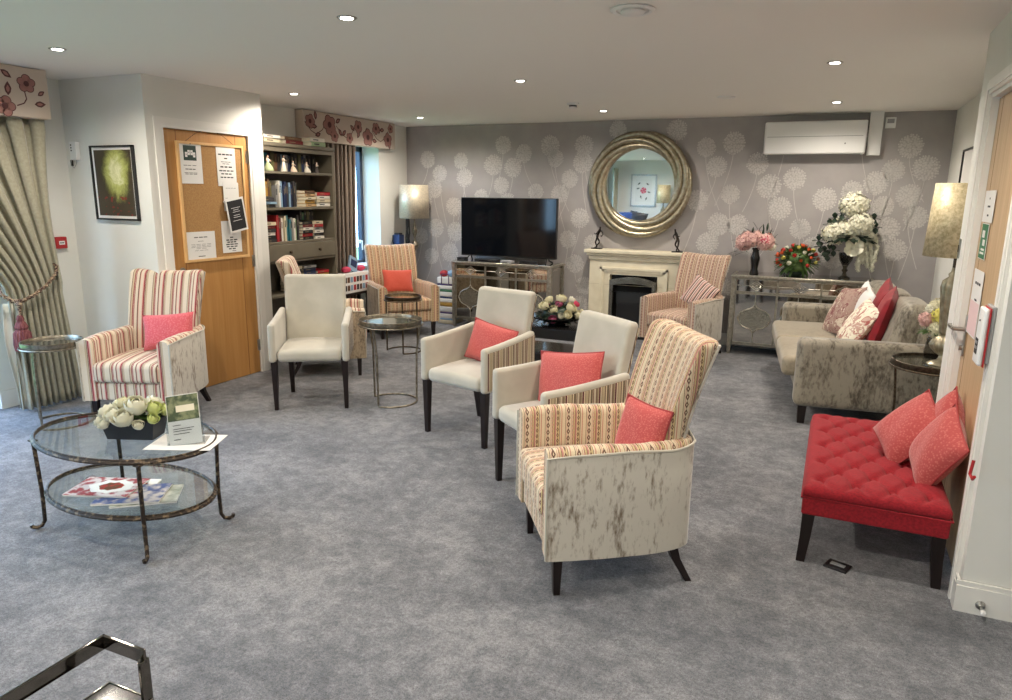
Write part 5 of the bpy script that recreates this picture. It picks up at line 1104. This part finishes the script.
stack(-2.52,SH[3]+.001,['black','cream','charcoal','white','olive','white','charcoal','cream'],.27,.13,'left pile below the drawer',g5,(.026,.034)); stack(-2.37,SH[3]+.001,['navy','dark blue','charcoal','navy','purple','dark blue','navy','grey'],.28,.19,'navy pile below the drawer',g5,(.026,.034)); stack(-2.165,SH[3]+.001,['navy','black','teal','green','mustard','red'],.285,.18,'bright pile below the drawer',g5,(.028,.034))
def lady(label, y, h, dress, seated, z=SH[0]+.001, x=.24, rz=0):
    t_ = empty('porcelain_figurine', (x,y,z), rz, label, 'figurine'); s_ = h/.17
    if seated: MB().lathe([(.045*s_,0),(.048*s_,.008*s_),(.040*s_,.035*s_),(.026*s_,.06*s_),(.014*s_,.078*s_)],20,0,None,7,.05).xf(lambda p: (p[0]+.015*s_*(1-p[2]/(.078*s_)), p[1]*.9, p[2])).build('skirt', dress, t_, 60)
    else: MB().lathe([(.032*s_,0),(.034*s_,.006*s_),(.024*s_,.05*s_),(.015*s_,.085*s_),(.011*s_,.095*s_)],20,0,None,7,.05).build('skirt', dress, t_, 60)
    zb = (.075 if seated else .092)*s_
    MB().lathe([(.011*s_,0),(.014*s_,.015*s_),(.016*s_,.03*s_),(.010*s_,.04*s_),(.005*s_,.046*s_)],14,0,Matrix.Translation((0,0,zb))).build('bodice', M['porcelain'], t_, 60)
    MB().ball((.001,0,zb+.058*s_),.012*s_,10,0,(.9,.85,1.1)).tube([(0,.014*s_,zb+.034*s_),(.012*s_,.024*s_,zb+.018*s_),(.026*s_,.014*s_,zb+.012*s_)],.0045*s_,6).tube([(0,-.014*s_,zb+.034*s_),(.012*s_,-.026*s_,zb+.018*s_),(.024*s_,-.02*s_,zb+.03*s_)],.0045*s_,6).build('head_and_arms', M['skin_p'], t_)
    MB().ball((-.004*s_,0,zb+.062*s_),.0135*s_,9,0,(.9,1,1)).ball((-.011*s_,0,zb+.067*s_),.007*s_,7).build('hair', bmat['brown'], t_)
    return t_
lady('porcelain lady in a wide pale green skirt, leftmost figurine on the bookcase', -2.75,.165,mat('green_glaze', srgb(164,172,132), .2),True)
lady('slim white porcelain lady, second figurine from the left on the bookcase', -2.54,.155,M['porcelain'],False)
lady('seated porcelain lady in pinkish cream, middle figurine on the bookcase', -2.41,.12,mat('cream_glaze', srgb(220,196,172), .2),True)
lady('white seated porcelain lady, fourth figurine from the left on the bookcase', -2.21,.12,M['porcelain'],True)
lady('small dark and white porcelain lady, rightmost figurine on the bookcase', -2.06,.11,mat('dark_glaze', srgb(96,88,84), .2),False)

# ------------------------------------------------------------------ things by the small window and the television
wt = empty('window_table', (.17,-1.47,0), 0, 'small dark table below the small window behind the chairs', 'table'); MB().rbox(-.075,.075,-.25,.25,.47,.495,.004).build('table_top', M['wood_dark'], wt)
for a in (-.06,.06):
    for c in (-.22,.22): taper_leg(MB(), a, c, .47, .015, .012).build('leg', M['wood_dark'], wt, 0)
pb = empty('photo_box', (.17,-1.47,.496), R(0), 'white box covered with small photographs below the small window', 'box'); MB().rbox(-.07,.07,-.24,.24,0,.22,.006).build('box_body', M['paper_white'], pb)
for i in range(16): c, r_ = i % 8, i//8; MB().box(.0695,.0715,-.21+c*.055,-.21+c*.055+.042,.03+r_*.09,.09+r_*.09).build('photograph', [bmat['charcoal'],bmat['red'],bmat['pale blue'],bmat['brown']][(i*7)%4], pb, 0)
pz = .717
for nm, lb, y, z, m_, sx_ in (('fabric_pouch','crimson patterned pouch on the photo box by the window',-1.55,pz,M['petal_rose'],.05),('fabric_pouch','deep pink bundle on the right of the photo box',-1.29,pz,M['petal_rose'],.05)):
    o = MB().ball((0,0,.035),sx_,10,0,(1,1.3,.68)).build(nm, m_); o.location = (.17,y,z); tag(o, lb, 'pouch')
bk2 = empty('picture_book', (.165,-1.42,.80), 0, 'pale blue book leaning on the photo box by the window', 'book'); MB().rbox(-.012,.012,-.07,.07,-.085,.085,.003).build('cover', bmat['pale blue'], bk2); MB().box(.0125,.0135,-.05,.05,-.03,.05).build('cover_print', bmat['dark blue'], bk2, 0); bk2.rotation_euler = (R(-28),R(-12),0)
sb = empty('striped_bag', (.745,-.22,0), 0, 'striped rainbow bag standing between the armchair and television cabinet', 'bag')
hs = [(0,'cream'),(.05,'pale blue'),(.07,'white'),(.13,'purple'),(.15,'white'),(.22,'mustard'),(.27,'white'),(.32,'dark blue'),(.34,'white'),(.40,'green'),(.43,'white'),(.48,'purple'),(.5,'white'),(.58,'white')]
mb = MB(); names = list(dict.fromkeys(n for _, n in hs))
for (z0_, n_), (z1_, _) in zip(hs, hs[1:]): mb.rbox(-.115,.115,-.13,.13,z0_,z1_+.0005,.012,names.index(n_),n=2,k=1)
mb.build('bag_body', [bmat[n_] for n_ in names], sb); MB().tube([(-.05,-.132,.5),(-.05,-.135,.62),(.05,-.135,.62),(.05,-.132,.5)],.006,6).build('handle', bmat['purple'], sb)
for i, (lb, dx, dy, c) in enumerate((('red folded cloth on top of the striped bag',-.06,-.05,'red'),('blue and white bundle on top of the striped bag',.03,-.02,'pale blue'))): o = MB().ball((0,0,.04),.055,10,0,(1,1,.75)).build('folded_cloth', bmat[c]); o.location = (.745+dx,-.22+dy,.58); tag(o, lb, 'cloth')

# ------------------------------------------------------------------ daylight, world, camera
W = bpy.data.worlds.new('sky'); bpy.context.scene.world = W; W.use_nodes = True; nt = W.node_tree; bg = nt.nodes['Background']
tc = nt.nodes.new('ShaderNodeTexCoord'); sp = nt.nodes.new('ShaderNodeSeparateXYZ'); cr = nt.nodes.new('ShaderNodeValToRGB'); nt.links.new(tc.outputs['Generated'], sp.inputs[0]); nt.links.new(sp.outputs[2], cr.inputs[0])
cr.color_ramp.elements[0].position = 0; cr.color_ramp.elements[0].color = (.44,.70,1.0,1); cr.color_ramp.elements[1].position = .6; cr.color_ramp.elements[1].color = (.36,.58,.95,1); nt.links.new(cr.outputs[0], bg.inputs[0]); bg.inputs[1].default_value = 11.0
for (x, y0_, y1_, z0_, z1_) in ((-.66,-7.6,-4.95,0,2.12),(-.66,-10.05,-8.6,.25,2.2),(-.36,y0w,y1w,z0w,z1w)):
    L = bpy.data.lights.new('window_portal', 'AREA'); L.shape = 'RECTANGLE'; L.size = z1_-z0_; L.size_y = y1_-y0_; L.cycles.is_portal = True
    o = bpy.data.objects.new('window_portal', L); C.objects.link(o); o.location = (x,(y0_+y1_)/2,(z0_+z1_)/2); o.rotation_euler = (0,R(-90),0)
cam = bpy.data.cameras.new('camera'); co = bpy.data.objects.new('camera', cam); C.objects.link(co); bpy.context.scene.camera = co
cx, cy, cz, yaw, pit, rol, foc = 5.063, -7.991, 1.604, 0.42783, 0.21701, 0.01221, 712.73
f_ = Vector((-sin(yaw)*cos(pit), cos(yaw)*cos(pit), -sin(pit))); r_ = Vector((cos(yaw), sin(yaw), 0)); u_ = r_.cross(f_)
r2 = r_*cos(rol)+u_*sin(rol); u2 = -r_*sin(rol)+u_*cos(rol)
mw = Matrix.Identity(4)
for i in range(3): mw[i][0] = r2[i]; mw[i][1] = u2[i]; mw[i][2] = -f_[i]; mw[i][3] = (cx,cy,cz)[i]
co.matrix_world = mw; cam.sensor_width = 36; cam.lens = foc/1012*36; cam.clip_start = .05
S = bpy.context.scene; S.view_settings.view_transform = 'Standard'; S.view_settings.look = 'None'; S.view_settings.gamma = 1; S.view_settings.use_curve_mapping = False; S.view_settings.exposure = 0.3
S.cycles.use_denoising = True; S.cycles.max_bounces = 8; S.cycles.transparent_max_bounces = 12; S.cycles.diffuse_bounces = 5; S.cycles.sample_clamp_indirect = 6
